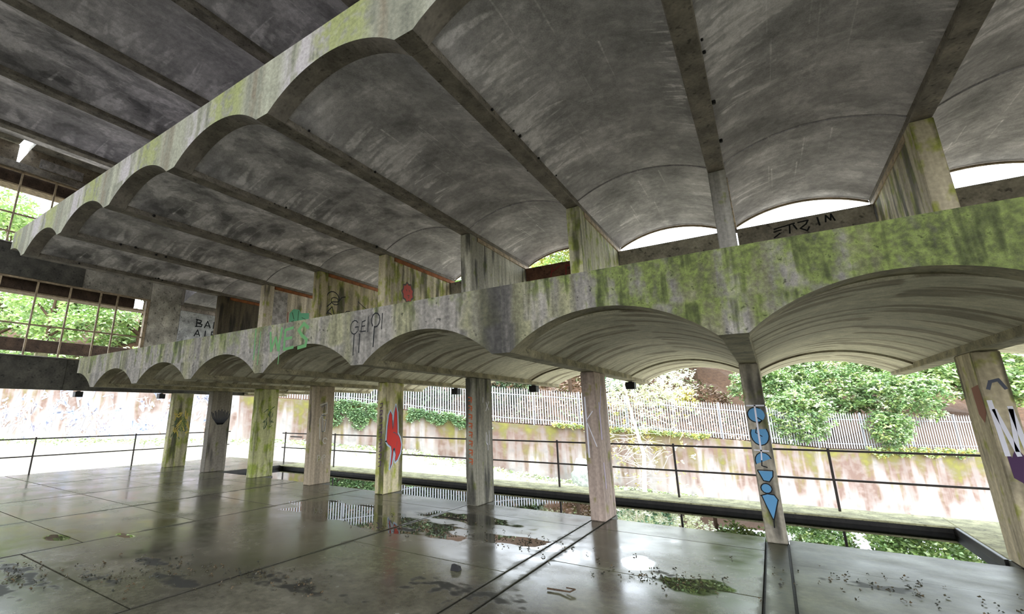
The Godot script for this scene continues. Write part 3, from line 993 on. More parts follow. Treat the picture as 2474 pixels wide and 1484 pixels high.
		if k == 3:
			paint(o, uz, uy, ux, [], [P([0.0, 1.0, 0.5, 1.0, 0.5, 2.3, 0.0, 2.25])], M.plaster, w, 0.002)
			paint(o, uz, uy, ux, [], [P([0.62, 1.2, 1.4, 1.35, 1.38, 1.80, 1.05, 1.74, 0.98, 1.84, 0.75, 1.82, 0.62, 1.66])], M.teal, w, 0.003)
			paint(o, uz, uy, ux, [[0.025, P([0.57, 1.25, 0.56, 1.68])]], [], M.maroon, w, 0.003)
			paint(o, uz, uy, ux, [[0.022, P([0.95, 1.4, 0.96, 1.8])], [0.02, P([1.1, 1.6, 1.28, 1.56])], [0.025, P([0.72, 1.7, 0.8, 1.5])], [0.02, P([0.8, 1.45, 0.7, 1.4])]], [], M.dark_green, w, 0.0045)
		elif k == 4:
			paint(o, uz, uy, ux, [[0.028, arc_pts(Vector2(0.22, 1.68), 0.24, 15, 165, 10, 1.0)], [0.024, arc_pts(Vector2(0.30, 1.66), 0.15, 10, 330, 10, 0.7)], [0.028, P([0.02, 1.45, 0.2, 1.62, 0.42, 1.66, 0.55, 1.82, 0.68, 1.86])], [0.028, P([0.04, 1.3, 0.2, 1.48, 0.3, 1.25, 0.24, 1.16])], [0.028, arc_pts(Vector2(0.1, 1.08), 0.2, 20, 170)], [0.024, arc_pts(Vector2(0.85, 1.26), 0.2, 15, 165)], [0.022, P([1.2, 1.82, 1.45, 1.70, 1.72, 1.62])]], [], M.black_paint, w)
		elif k == 5:
			var mid := Vector2(0.57, 1.60)
			var bl := []
			for i in 18:
				var a := TAU * i / 18
				bl.append(mid + Vector2(cos(a) * (0.18 + 0.035 * (i % 2)), sin(a) * (0.20 + 0.045 * (i % 2))))
			var bl2 := []
			for p in bl:
				bl2.append(mid + (p - mid) * 1.25)
			paint(o, uz, uy, ux, [], [bl2], M.grey_brown, w, 0.0015)
			paint(o, uz, uy, ux, [], [bl], M.brick_red, w, 0.003)
			paint(o, uz, uy, ux, [[0.02, P([0.50, 1.68, 0.52, 1.64])], [0.02, P([0.62, 1.68, 0.64, 1.64])], [0.018, P([0.55, 1.52, 0.62, 1.54, 0.6, 1.46])]], [], M.grey_brown, w, 0.0045)

# ---------------------------------------------------------------- shell
func setting():
	# back wall of the upper gallery, one panel per bay, open above into the vault
	var r := thing("wall_rear", "concrete beams across the back of the upper gallery under its arched openings", "wall", "", "structure")
	for k in range(1, 12):
		var pm: Material = M.rust_wall if k == 6 else M.concrete
		var p := put("beam", boxmesh(cx(k) + W + 0.003, cx(k + 1) - 0.003, 5.12, 5.49, ZR2 - 0.26, ZR2 - 0.02, 0.01), pm, r)
		if k == 6:
			paint(V(cx(6) + W, 5.0, ZR2 - 0.26), Vector3.RIGHT, Vector3.UP, Vector3(0, 0, 1), [[0.03, P([0.7, 0.15, 0.75, 0.4])], [0.03, P([0.75, 0.28, 0.95, 0.4])], [0.03, P([1.1, 0.1, 1.12, 0.38, 1.3, 0.36])]], [], M.maroon, p)
		if k == 8:
			paint(V(cx(8) + W, 5.06, ZR2 - 0.26), Vector3.RIGHT, Vector3.UP, Vector3(0, 0, 1), [
				[0.028, P([0.78, 0.30, 0.64, 0.28])], [0.028, P([0.75, 0.24, 0.63, 0.22])], [0.028, P([0.72, 0.17, 0.62, 0.1])],
				[0.028, P([0.80, 0.30, 0.98, 0.33])], [0.028, P([0.90, 0.31, 0.88, 0.14])], [0.028, P([0.96, 0.3, 1.0, 0.2])],
				[0.028, P([1.04, 0.33, 1.2, 0.34, 1.16, 0.27, 1.06, 0.2, 1.16, 0.13, 1.2, 0.2])],
				[0.028, P([1.35, 0.36, 1.36, 0.2])], [0.028, P([1.46, 0.24, 1.48, 0.37, 1.54, 0.26, 1.56, 0.38, 1.6, 0.24])]], [], M.black_paint, p)
	var r3 := thing("wall_roof", "plain concrete wall closing the space under the roof vaults", "wall", "", "structure")
	put("panel", boxmesh(XE, XR, 6.435, 9.54, 9.505, 9.75), M.concrete, r3)
	# the far side of the hall, behind the camera: stepped gallery fronts, open below
	var b := thing("wall_back", "stepped concrete gallery fronts on the unseen far side of the hall", "wall", "", "structure")
	for a in [[HS1, 3.29, -5.8], [HS2, 6.43, -3.86], [HS3, 9.55, -1.5]]:
		put("slab", boxmesh(XE, XR, a[0] + 0.35, a[1] - 0.1, a[2] - 0.28, -11.0), M.concrete, b)
		put("front", boxmesh(XE, XR, a[0] + 0.2, a[1], a[2], a[2] - 0.28), M.concrete, b)
	put("panel", boxmesh(XE, XR, 6.4, 7.2, -11.0, -11.25), M.concrete, b)
	put("panel", boxmesh(XE, XR, 3.2, 4.2, -11.0, -11.25), M.concrete, b)
	for k in range(1, 12, 2):
		put("pier", boxmesh(cx(k), cx(k) + W, 0.0, HS1 + 0.35, -9.0, -9.7), M.concrete, b)

func end_walls():
	var e := thing("wall_left", "end wall of dark spandrels and grey panels around the gridded windows", "wall", "", "structure")
	put("spandrel", boxmesh(XE, XE - 0.3, 2.45, 3.36, -11.0, 5.15, 0.01), M.dark_wall, e)
	put("spandrel", boxmesh(XE, XE - 0.3, 5.60, 6.52, -11.0, 5.15, 0.01), M.dark_wall, e)
	put("spandrel", boxmesh(XE - 0.04, XE - 0.3, 2.45, 3.36, 5.155, ZR1 - 0.3, 0.01), M.dark_wall, e)
	put("spandrel", boxmesh(XE - 0.04, XE - 0.3, 5.60, 6.6, 5.155, 7.15, 0.01), M.concrete, e)
	var pn := put("panel", boxmesh(XE - 0.04, XE - 0.3, 3.36, 6.6, 7.155, 8.21, 0.01), M.end_grey, e)
	var pw := put("panel", boxmesh(XE - 0.02, XE - 0.3, 3.36, 5.42, 8.215, ZR2, 0.01), M.end_blue, e)
	put("panel", boxmesh(XE - 0.04, XE - 0.3, 5.425, 6.6, 8.215, ZR2, 0.01), M.end_pink, e)
	put("panel", boxmesh(XE - 0.04, XE - 0.3, 6.6, 8.75, 7.155, 9.5, 0.01), M.end_grey, e)
	# head panels under the roof, with an open wedge between them
	var m := Mesher.new()
	for s in [[[-11.0, 8.95], [2.99, 8.95], [2.98, 9.5], [-11.0, 9.5]], [[3.05, 8.95], [9.5, 8.95], [9.5, 9.5], [3.24, 9.5]]]:
		var a := []
		var z := []
		for q in s:
			a.append(V(XE, q[1], q[0]))
			z.append(V(XE - 0.12, q[1], q[0]))
		m.quad(a[0], a[1], a[2], a[3], Vector3.RIGHT, Vector2(s[0][0], 0), Vector2(s[1][0], 0), Vector2(s[2][0], 0.7), Vector2(s[3][0], 0.7))
		m.quad(z[0], z[1], z[2], z[3], Vector3.LEFT)
		for i in 4:
			m.quad(a[i], a[(i + 1) % 4], z[(i + 1) % 4], z[i], (a[i] + a[(i + 1) % 4]) / 2.0 - (a[0] + a[2]) / 2.0)
	put("head_panel", m.mesh(), M.end_brown, e)
	put("head_beam", boxmesh(XE + 0.06, XE - 0.25, 8.74, 8.95, -11.0, 9.5, 0.01), M.rib, e)
	put("roof_strip", boxmesh(XE - 0.3, XG - 0.005, 9.5, 9.7, 3.24, 9.75), M.concrete, e)
	put("roof_strip", boxmesh(XE - 0.3, XG - 0.005, 9.56, 9.7, 0.55, 2.98), M.concrete, e)
	put("patch", boxmesh(XE, XE + 0.012, 9.0, 9.3, 3.5, 4.6, 0.004), M.plaster, e)
	# writing on the pale panel
	paint(V(XE - 0.02, 4.55, 8.80), Vector3(0, 0, -1), Vector3.UP, Vector3.RIGHT, [
		[0.045, P([0.03, 0.62, 0.04, 0.36])], [0.04, P([0.0, 0.63, 0.2, 0.60, 0.18, 0.52, 0.05, 0.50, 0.24, 0.46, 0.22, 0.38, 0.0, 0.36])],
		[0.04, P([0.34, 0.36, 0.44, 0.62, 0.56, 0.38])], [0.035, P([0.37, 0.45, 0.54, 0.45])], [0.04, P([0.68, 0.38, 0.69, 0.62])], [0.04, P([0.69, 0.6, 0.82, 0.56, 0.7, 0.48, 0.84, 0.38])],
		[0.04, P([0.0, 0.0, 0.1, 0.24, 0.2, 0.02])], [0.035, P([0.04, 0.08, 0.18, 0.08])], [0.04, P([0.4, 0.24, 0.4, 0.02, 0.52, 0.02])], [0.04, P([0.78, 0.24, 0.64, 0.24, 0.64, 0.02, 0.78, 0.02])], [0.035, P([0.64, 0.13, 0.76, 0.13])]], [], M.black_paint, pw)
	# windows: bars only, the glass is long gone
	var spec := [["window_1", "gridded window frame of thin bars with trees beyond, over the lower spandrel", 3.36, 5.60, 7.15, [4.27], [6.18, 5.70, 4.90, 4.10, 3.27, 2.46, 1.65, 0.84, 0.0, -0.84, -1.65, -2.5, -3.3, -4.1, -4.9, -5.7, -6.5, -7.3]],
		["window_2", "gridded window frame of thin bars high under the roof vaults", 6.52, 8.74, 7.15, [7.42, 6.86], [6.4, 5.6, 4.82, 4.01, 3.20, 2.4, 1.6, 0.8, 0.0, -0.8, -1.6, -2.4, -3.2, -4.0, -4.8]]]
	for s in spec:
		var w := thing(s[0], s[1], "window", "", "structure")
		var fm := Mesher.new()
		bx(fm, XE - 0.02, XE - 0.10, s[3] - 0.05, s[3], -11.0, s[4])
		bx(fm, XE - 0.02, XE - 0.10, s[2], s[2] + 0.03, -11.0, s[4])
		bx(fm, XE - 0.02, XE - 0.16, s[2], s[3], s[4] - 0.10, s[4])
		put("frame", fm.mesh(), M.frame, w)
		put("sill", boxmesh(XE + 0.04, XE - 0.30, s[2] + 0.001, s[2] + 0.026, -11.0, 5.1 if s[2] < 4.0 else s[4], 0.006), M.plaster, w)  # pale plate added to stand in for the bright lit line along the sill
		for z in s[6]:
			put("mullion", boxmesh(XE - 0.03, XE - 0.08, s[2] + 0.03, s[3] - 0.05, z - 0.022, z + 0.022), M.frame, w)
		for y in s[5]:
			put("transom", boxmesh(XE - 0.035, XE - 0.075, y - 0.022, y + 0.022, -11.0, s[4] - 0.1), M.frame, w)
		var li := put("lintel", boxmesh(XE - 0.32, XE - 0.75, s[3] - 0.32, s[3] + 0.05, -11.0, s[4] - 0.35, 0.02), M.brown, w)
		put("lintel_edge", boxmesh(XE - 0.30, XE - 0.80, s[3] - 0.37, s[3] - 0.325, -11.0, s[4] + 0.3, 0.008), M.frame, li)
	# a ledge outside the lower window with a beam on short posts
	var o := thing("terrace_parapet", "brown timber beam on stub posts outside the lower gridded window", "parapet")
	put("ledge", boxmesh(XE - 0.31, -19.7, 3.12, 3.30, -11.0, ZR1 - 0.3, 0.01), M.concrete, o)
	put("beam", boxmesh(-19.4, -19.6, 3.70, 4.10, -11.0, 9.5, 0.01), M.brown, o)
	for z in [-5.0, 0.0, 5.05, 10.0]:
		put("post", boxmesh(-19.42, -19.58, 3.30, 3.70 if z != 10.0 else 3.9, z - 0.16, z + 0.16, 0.01), M.moss_slab, o)
	# the other end of the hall, out of view
	var r := thing("wall_right", "end wall of concrete spandrels at the unseen end of the hall", "wall", "", "structure")
	for y in [[2.45, 3.36], [5.6, 6.52], [8.74, 9.6]]:
		put("spandrel", boxmesh(XR, XR + 0.3, y[0], y[1], -11.0, 11.2), M.concrete, r)
	put("panel", boxmesh(XR, XR + 0.3, 3.36, 5.6, 5.0, 11.2), M.concrete, r)
	put("panel", boxmesh(XR, XR + 0.3, 6.52, 8.74, 5.0, 9.7), M.concrete, r)

# ---------------------------------------------------------------- floor and pool
func slab_piece(x0: float, x1: float, d0: float, d1: float, dy: float) -> ArrayMesh:
	var m := Mesher.new()
	bx(m, x0 + 0.014, x1 - 0.014, -0.32, dy, d0 + 0.009, d1 - 0.009)
	for i in m.t.size():       # uv over the whole floor
		m.t[i] = Vector2((m.v[i].x - FX0) / (FX1 - FX0), (-m.v[i].z - FD0) / (FD1 - FD0))
	return m.mesh()

func floor_and_pool():
	var f := thing("floor", "wet grey-green concrete floor slabs with puddles and open joints", "floor", "", "structure")
	rng.seed = 9
	var lines := [[-18.9, -15.8], [-15.8, -13.2], [-13.2, -10.65], [-10.65, -8.3], [-8.3, -5.18], [-5.18, -2.75], [-2.75, -2.51], [-2.51, -0.32], [-0.32, -0.07], [-0.07, 2.12], [2.12, 4.55], [4.55, 9.9]]
	var cuts := [[1.0, 3.05, 4.65, 6.2, 7.7, 8.6], [1.0, 3.05, 4.65, 6.2, 7.7, 8.6], [1.0, 3.05, 4.65, 6.2, 7.7, 8.6], [1.0, 3.05, 4.65, 6.2, 7.7, 8.6], [1.0, 2.38, 6.8, 7.8, 8.6], [1.0, 5.2, 7.8, 8.6], [1.0, 8.6], [1.0, 5.9, 7.8, 8.6], [1.0, 8.6], [1.0, 4.7, 7.3, 8.6], [1.0, 5.0, 8.6], [1.0, 8.6]]
	for i in lines.size():
		for j in cuts[i].size() - 1:
			put("slab", slab_piece(lines[i][0], lines[i][1], cuts[i][j], cuts[i][j + 1], rng.randf_range(-0.005, 0.0)), M.floor, f)
		put("slab", slab_piece(lines[i][0], lines[i][1], -5.0, 1.0, -0.002), M.floor, f)
		put("slab", slab_piece(lines[i][0], lines[i][1], -11.2, -5.0, -0.002), M.floor, f)
	put("joint_fill", boxmesh(-18.88, 9.88, -0.34, -0.06, -11.18, 8.58), M.pier_plain, f)
	put("slab", slab_piece(-18.9, -14.5, 8.6, 11.75, -0.003), M.floor, f)
	# footings of the columns, at the pool edge
	for k in range(3, 10):
		put("footing", boxmesh(cx(k) - 0.005, cx(k) + W + 0.005, -0.3, -0.004, 8.6, ZC + DC + 0.01), M.pier_plain, f)
	put("slab", boxmesh(2.13, 9.9, -0.3, -0.004, 8.61, 11.75, 0.008), M.moss_slab, f)
	var w := thing("walkway", "narrow mossy concrete walkway with a dark wet edge beyond the pool", "walkway")
	put("deck", boxmesh(-14.5, 2.12, -0.03, 0.0, 10.86, 11.75, 0.006), M.moss_slab, w)
	put("edge_beam", boxmesh(-14.5, 2.12, -0.4, -0.032, 10.98, 11.7, 0.006), M.edge, w)
	put("edge_beam", boxmesh(2.08, 2.125, -0.4, -0.008, 8.96, 10.95, 0.006), M.edge, w)
	put("edge_beam", boxmesh(-14.5, -14.44, -0.4, -0.008, 8.61, 10.95, 0.006), M.edge, w)
	put("pool_bed", boxmesh(-14.44, 2.08, -0.42, -0.36, 8.55, 10.97), M.pier_plain, w)
	var p := Mesher.new()
	p.quad(V(-14.44, WATER, 8.6), V(2.08, WATER, 8.6), V(2.08, WATER, 10.98), V(-14.44, WATER, 10.98), Vector3.UP)
	tag(put("pool_water", p.mesh(), M.water), "still dark water in the long pool behind the columns", "water")

func railing_post(r: Node, x: float, d: float):
	put("post", boxmesh(x - 0.02, x + 0.02, 0.0, 1.08, d - 0.02, d + 0.02, 0.005), M.rail, r)

func bars(r: Node, a: Vector3, b: Vector3):
	for y in [1.035, 0.53]:
		var m := Mesher.new()
		m.tube([a + Vector3.UP * y, b + Vector3.UP * y], 0.019, 0.019, 8)
		put("rail", m.mesh(), M.rail, r)

# ---------------------------------------------------------------- outside
const TOPS := [[-40.0, 4.6], [-12.4, 4.6], [-12.3, 2.75], [-10.7, 2.66], [-5.6, 2.29], [-2.1, 1.83], [3.1, 1.15], [5.95, 0.96], [14.5, 0.29], [17.1, 0.09], [22.1, -0.40], [30.6, -0.60], [60.0, -0.8]]
const BASES := [[-40.0, 0.3], [-21.4, 0.25], [-9.0, 0.20], [-2.1, -0.42], [5.2, -1.85], [24.5, -4.27], [60.0, -4.8]]

func WP(s: float, y: float, dp: float) -> Vector3:      # along the wall, height, distance
	return V(0.828 * s - 0.56 * dp, y, 0.56 * s + 0.828 * dp)

func hill_y(s: float, dp: float) -> float:
	var up := maxf(0.0, dp - 29.0)
	return minf(lerp_table(TOPS, s), 2.7) - 0.12 + 0.55 * minf(up, 16.0) + 0.12 * maxf(0.0, up - 16.0) + 0.25 * sin(s * 0.9 + dp) * minf(1.0, up * 0.3)

func ground_y(x: float, d: float) -> float:
	var s := 0.828 * x + 0.56 * d
	var dp := -0.56 * x + 0.828 * d
	var y := lerp_table(BASES, s) + 0.06 * sin(x * 1.3) * sin(d * 1.7)
	y -= 0.7 * sm01(27.0, 14.0, dp)
	var near := maxf(maxf(-19.6 - x, x - 10.5), maxf(d - 12.6, -12.0 - d))
	return minf(y, lerpf(-0.55, 4.0, sm01(0.0, 8.0, near)))

func grid_mesh(us: Array, vs: Array, fn: Callable) -> ArrayMesh:
	var m := Mesher.new()
	var pt := []
	for u in us:
		var row := []
		for v in vs:
			row.append(fn.call(u, v))
		pt.append(row)
	for i in us.size() - 1:
		for j in vs.size() - 1:
			m.quad(pt[i][j], pt[i + 1][j], pt[i + 1][j + 1], pt[i][j + 1], Vector3.UP)
	return m.mesh()

func span(a: float, b: float, st: float) -> Array:
	var out := []
	var x := a
	while x < b + st * 0.5:
		out.append(x)
		x += st
	return out

func leaf_cluster(n: int, size: float, narrow: float) -> ArrayMesh:
	var m := Mesher.new()
	for i in n:
		var a := TAU * i / n + rng.randf_range(-0.4, 0.4)
		var tilt := rng.randf_range(-0.5, 0.7)
		var dir := Vector3(cos(a) * cos(tilt), sin(tilt), sin(a) * cos(tilt))
		var side := dir.cross(Vector3.UP).normalized().rotated(dir, rng.randf_range(-0.7, 0.7)) * size * narrow
		var o := dir * size * 0.15 + Vector3(rng.randf_range(-1, 1), rng.randf_range(-1, 1), rng.randf_range(-1, 1)) * size * 0.45
		var l := size * rng.randf_range(0.7, 1.2)
		var tip := o + dir * l + Vector3.DOWN * l * 0.18
		var md := o + dir * l * 0.5
		var nn := side.cross(dir)
		m.tri(o, md + side, md - side, nn)
		m.tri(tip, md + side, md - side, nn)
	return m.mesh()

func foliage(parent: Node, called: String, n: int, place: Callable, mesh: Mesh, cols: Array, s0: float, s1: float):
	var mm := MultiMesh.new()
	mm.transform_format = MultiMesh.TRANSFORM_3D
	mm.use_colors = true
	mm.mesh = mesh
	mm.instance_count = n
	for i in n:
		var b := Basis(Vector3(rng.randf_range(-1, 1), rng.randf_range(-1, 1), rng.randf_range(-1, 1)).normalized(), rng.randf() * TAU)
		b = Basis(Vector3.UP, rng.randf() * TAU) * Basis(Vector3.RIGHT, rng.randf_range(-0.6, 0.6))
		mm.set_instance_transform(i, Transform3D(b.scaled(Vector3.ONE * rng.randf_range(s0, s1)), place.call()))
		var c: Color = cols[rng.randi() % cols.size()]
		c = c * rng.randf_range(0.75, 1.2)
		c.a = 1.0
		mm.set_instance_color(i, c)
	var o := MultiMeshInstance3D.new()
	o.multimesh = mm
	o.material_override = M.leaf
	o.name = called
	o.set_meta("kind", "stuff")
	parent.add_child(o, true)
	return o

func in_ball() -> Vector3:
	var p := Vector3.ONE * 2.0
	while p.length() > 1.0:
		p = Vector3(rng.randf_range(-1, 1), rng.randf_range(-1, 1), rng.randf_range(-1, 1))
	return p

func tree(label: String, group: String, foot: Vector3, height: float, crown: Array, n: int, mesh: Mesh, cols: Array, bark: Material, size := 1.0, called := "tree"):
	# crown: list of [offset from the foot, radii]
	var t := thing(called, label, "tree" if called == "tree" else "shrub", group)
	t.transform = Transform3D(Basis(WP(1, 0, 0), Vector3.UP, WP(0, 0, -1)), foot)
	var m := Mesher.new()
	var lean := Vector3(rng.randf_range(-0.4, 0.4), 0, rng.randf_range(-0.4, 0.4))
	m.tube([Vector3.DOWN * 0.3, Vector3(0, height * 0.4, 0) + lean * 0.3, Vector3(0, height, 0) + lean], maxf(0.05, height * 0.022), 0.03, 7)
	put("trunk", m.mesh(), bark, t)
	for c in crown:
		var bm := Mesher.new()
		var st := Vector3(0, minf(height * 0.7, maxf(0.2, c[0].y - c[1].y)), 0)
		bm.tube([st, (st + c[0]) / 2.0 + Vector3(0, 0.15, 0), c[0]], maxf(0.03, height * 0.009), 0.015, 5)
		put("branch", bm.mesh(), bark, t)
	var total := 0.0
	for c in crown:
		total += c[1].x * c[1].y
	for c in crown:
		var cc: Vector3 = c[0]
		var rr: Vector3 = c[1]
		foliage(t, "foliage", int(n * rr.x * rr.y / total), func():
			var p := in_ball()
			p = p.normalized() * pow(p.length(), 0.55)
			p *= 0.82 + 0.3 * sin(p.x * 5.0 + cc.x) * sin(p.y * 6.0) * sin(p.z * 4.0 + cc.y)
			return cc + p * rr, mesh, cols, size * 0.7, size * 1.3)
	return t

func outside():
	var g := thing("ground", "pale trodden ground outside between the hall and the stained wall", "ground", "", "structure")
	put("earth", grid_mesh(span(-60, 40, 1.25), span(-25, 62, 1.25), func(x, d):
		var dp: float = -0.56 * x + 0.828 * d
		var y := ground_y(x, d)
		return V(x, minf(y, lerp_table(BASES, 0.828 * x + 0.56 * d)) - 3.0 * sm01(28.2, 30.0, dp), d)), M.ground, g)
	# stained wall with its coping
	var wl := thing("wall_outside", "long stained retaining wall with moss and rust-brown runs, below the palisade fence", "wall", "", "structure")
	var m := Mesher.new()
	var ss := span(-40, 60, 0.5)
	for q in [-12.4, -12.3]:
		ss.append(q)
	ss.sort()
	for i in ss.size() - 1:
		var a: float = ss[i]
		var b: float = ss[i + 1]
		var ta := lerp_table(TOPS, a)
		var tb := lerp_table(TOPS, b)
		var ba := lerp_table(BASES, a) - 1.0
		var bb := lerp_table(BASES, b) - 1.0
		var ua := (a + 13.0) / 46.0
		var ub := (b + 13.0) / 46.0
		m.quad(WP(a, ba, 28.0), WP(b, bb, 28.0), WP(b, tb, 28.0), WP(a, ta, 28.0), WP(0, 0, -1), Vector2(ua, (ta - ba) / 5.0), Vector2(ub, (tb - bb) / 5.0), Vector2(ub, 0), Vector2(ua, 0))
		m.quad(WP(a, ta, 28.0), WP(b, tb, 28.0), WP(b, tb, 28.4), WP(a, ta, 28.4), Vector3.UP, Vector2(ua, 0.0), Vector2(ub, 0.0), Vector2(ub, 0.05), Vector2(ua, 0.05))
		m.quad(WP(a, ba, 28.4), WP(b, bb, 28.4), WP(b, tb, 28.4), WP(a, ta, 28.4), WP(0, 0, 1))
	put("wall_face", m.mesh(), M.out_wall, wl)
	# bands of paint on the stretch beside the tall corner
	rng.seed = 71
	for c in ["lilac_wash", "blue_wash", "grey_wash", "brown_wash"]:
		var st := []
		for i in 60:
			var p := Vector2(rng.randf_range(-30, -13), 0.7 + 2.4 * rng.randf())
			st.append([rng.randf_range(0.04, 0.14), [p, p + Vector2(rng.randf_range(-0.3, 0.3), rng.randf_range(-0.6, 0.1)), p + Vector2(rng.randf_range(-0.5, 0.5), rng.randf_range(-0.5, 0.3)), p + Vector2(rng.randf_range(-0.5, 0.5), rng.randf_range(-0.3, 0.3))]])
		paint(WP(0, 0, 28.0), WP(1, 0, 0), Vector3.UP, WP(0, 0, -1), st, [], M[c], wl, 0.01)
	var h := thing("hill", "steep bank of brown leaf litter rising behind the fence", "bank", "", "structure")
	put("slope", grid_mesh(span(-45, 62, 1.5), [28.4, 29.2, 30.2, 31.5, 33, 35, 37, 39, 42, 45, 50, 58, 70, 90], func(s, dp): return WP(s, hill_y(s, dp), dp)), M.litter, h)
	fence()
	var r := thing("guard_railing", "rusty brown two-bar railing along the walkway beyond the pool", "railing")
	for i in range(-6, 3):
		railing_post(r, 0.76 + i * 2.63, 11.42)
	bars(r, V(-15.2, 0, 11.42), V(6.2, 0, 11.42))
	put("flat_bar", boxmesh(-14.72, -14.1, 0.90, 0.94, 11.39, 11.44), M.rail, r)
	var r2 := thing("guard_railing", "brown two-bar railing at the open end of the floor, below the dark spandrel", "railing")
	for i in range(-5, 3):
		railing_post(r2, -18.6, 5.13 + i * 2.75)
	bars(r2, V(-18.6, 0, -8.6), V(-18.6, 0, 11.42))
	plants()

func fence():
	var f := thing("palisade_fence", "grey steel palisade fence of pointed pales on top of the stained wall", "fence")
	var pale := Mesher.new()
	for i in 2:       # a bent pale: two leaves and a pointed top
		var x0 := -0.035 + 0.035 * i
		var x1 := x0 + 0.035
		var z0 := 0.0 if i == 0 else 0.018
		var z1 := 0.018 if i == 0 else 0.0
		var o := Vector3(0, 0, 1)
		pale.quad(Vector3(x0, 0, z0), Vector3(x1, 0, z1), Vector3(x1, 1.9, z1), Vector3(x0, 1.9, z0), o)
		pale.quad(Vector3(x0, 0, z0 - 0.004), Vector3(x1, 0, z1 - 0.004), Vector3(x1, 1.9, z1 - 0.004), Vector3(x0, 1.9, z0 - 0.004), -o)
		pale.tri(Vector3(x0, 1.9, z0), Vector3(x1, 1.9, z1), Vector3(0, 2.02, 0.012), o)
	var pm := pale.mesh()
	var turn := Basis(WP(1, 0, 0), Vector3.UP, WP(0, 0, -1))
	var s := -11.8
	var n := 0
	while s < 31.5:
		var o := MeshInstance3D.new()
		o.mesh = pm
		o.material_override = M.fence
		o.name = "pale"
		o.transform = Transform3D(turn, WP(s, lerp_table(TOPS, s) + 0.06, 28.14))
		f.add_child(o, true)
		s += 0.147
		n += 1
	for y in [0.32, 1.68]:
		var m := Mesher.new()
		for a in span(-11.8, 30.0, 1.0):
			m.tube([WP(a, lerp_table(TOPS, a) + y, 28.19), WP(a + 1.0, lerp_table(TOPS, a + 1.0) + y, 28.19)], 0.025, 0.025, 4)
		put("rail", m.mesh(), M.fence, f)
	for a in span(-11.5, 31.0, 2.75):
		var t := lerp_table(TOPS, a)
		var pz := Mesher.new()
		pz.tube([WP(a, t - 0.05, 28.24), WP(a, t + 2.1, 28.24)], 0.05, 0.05, 4)
		put("post", pz.mesh(), M.fence, f)

func L(r: float, g: float, b: float) -> Color:
	return Color(r, g, b)

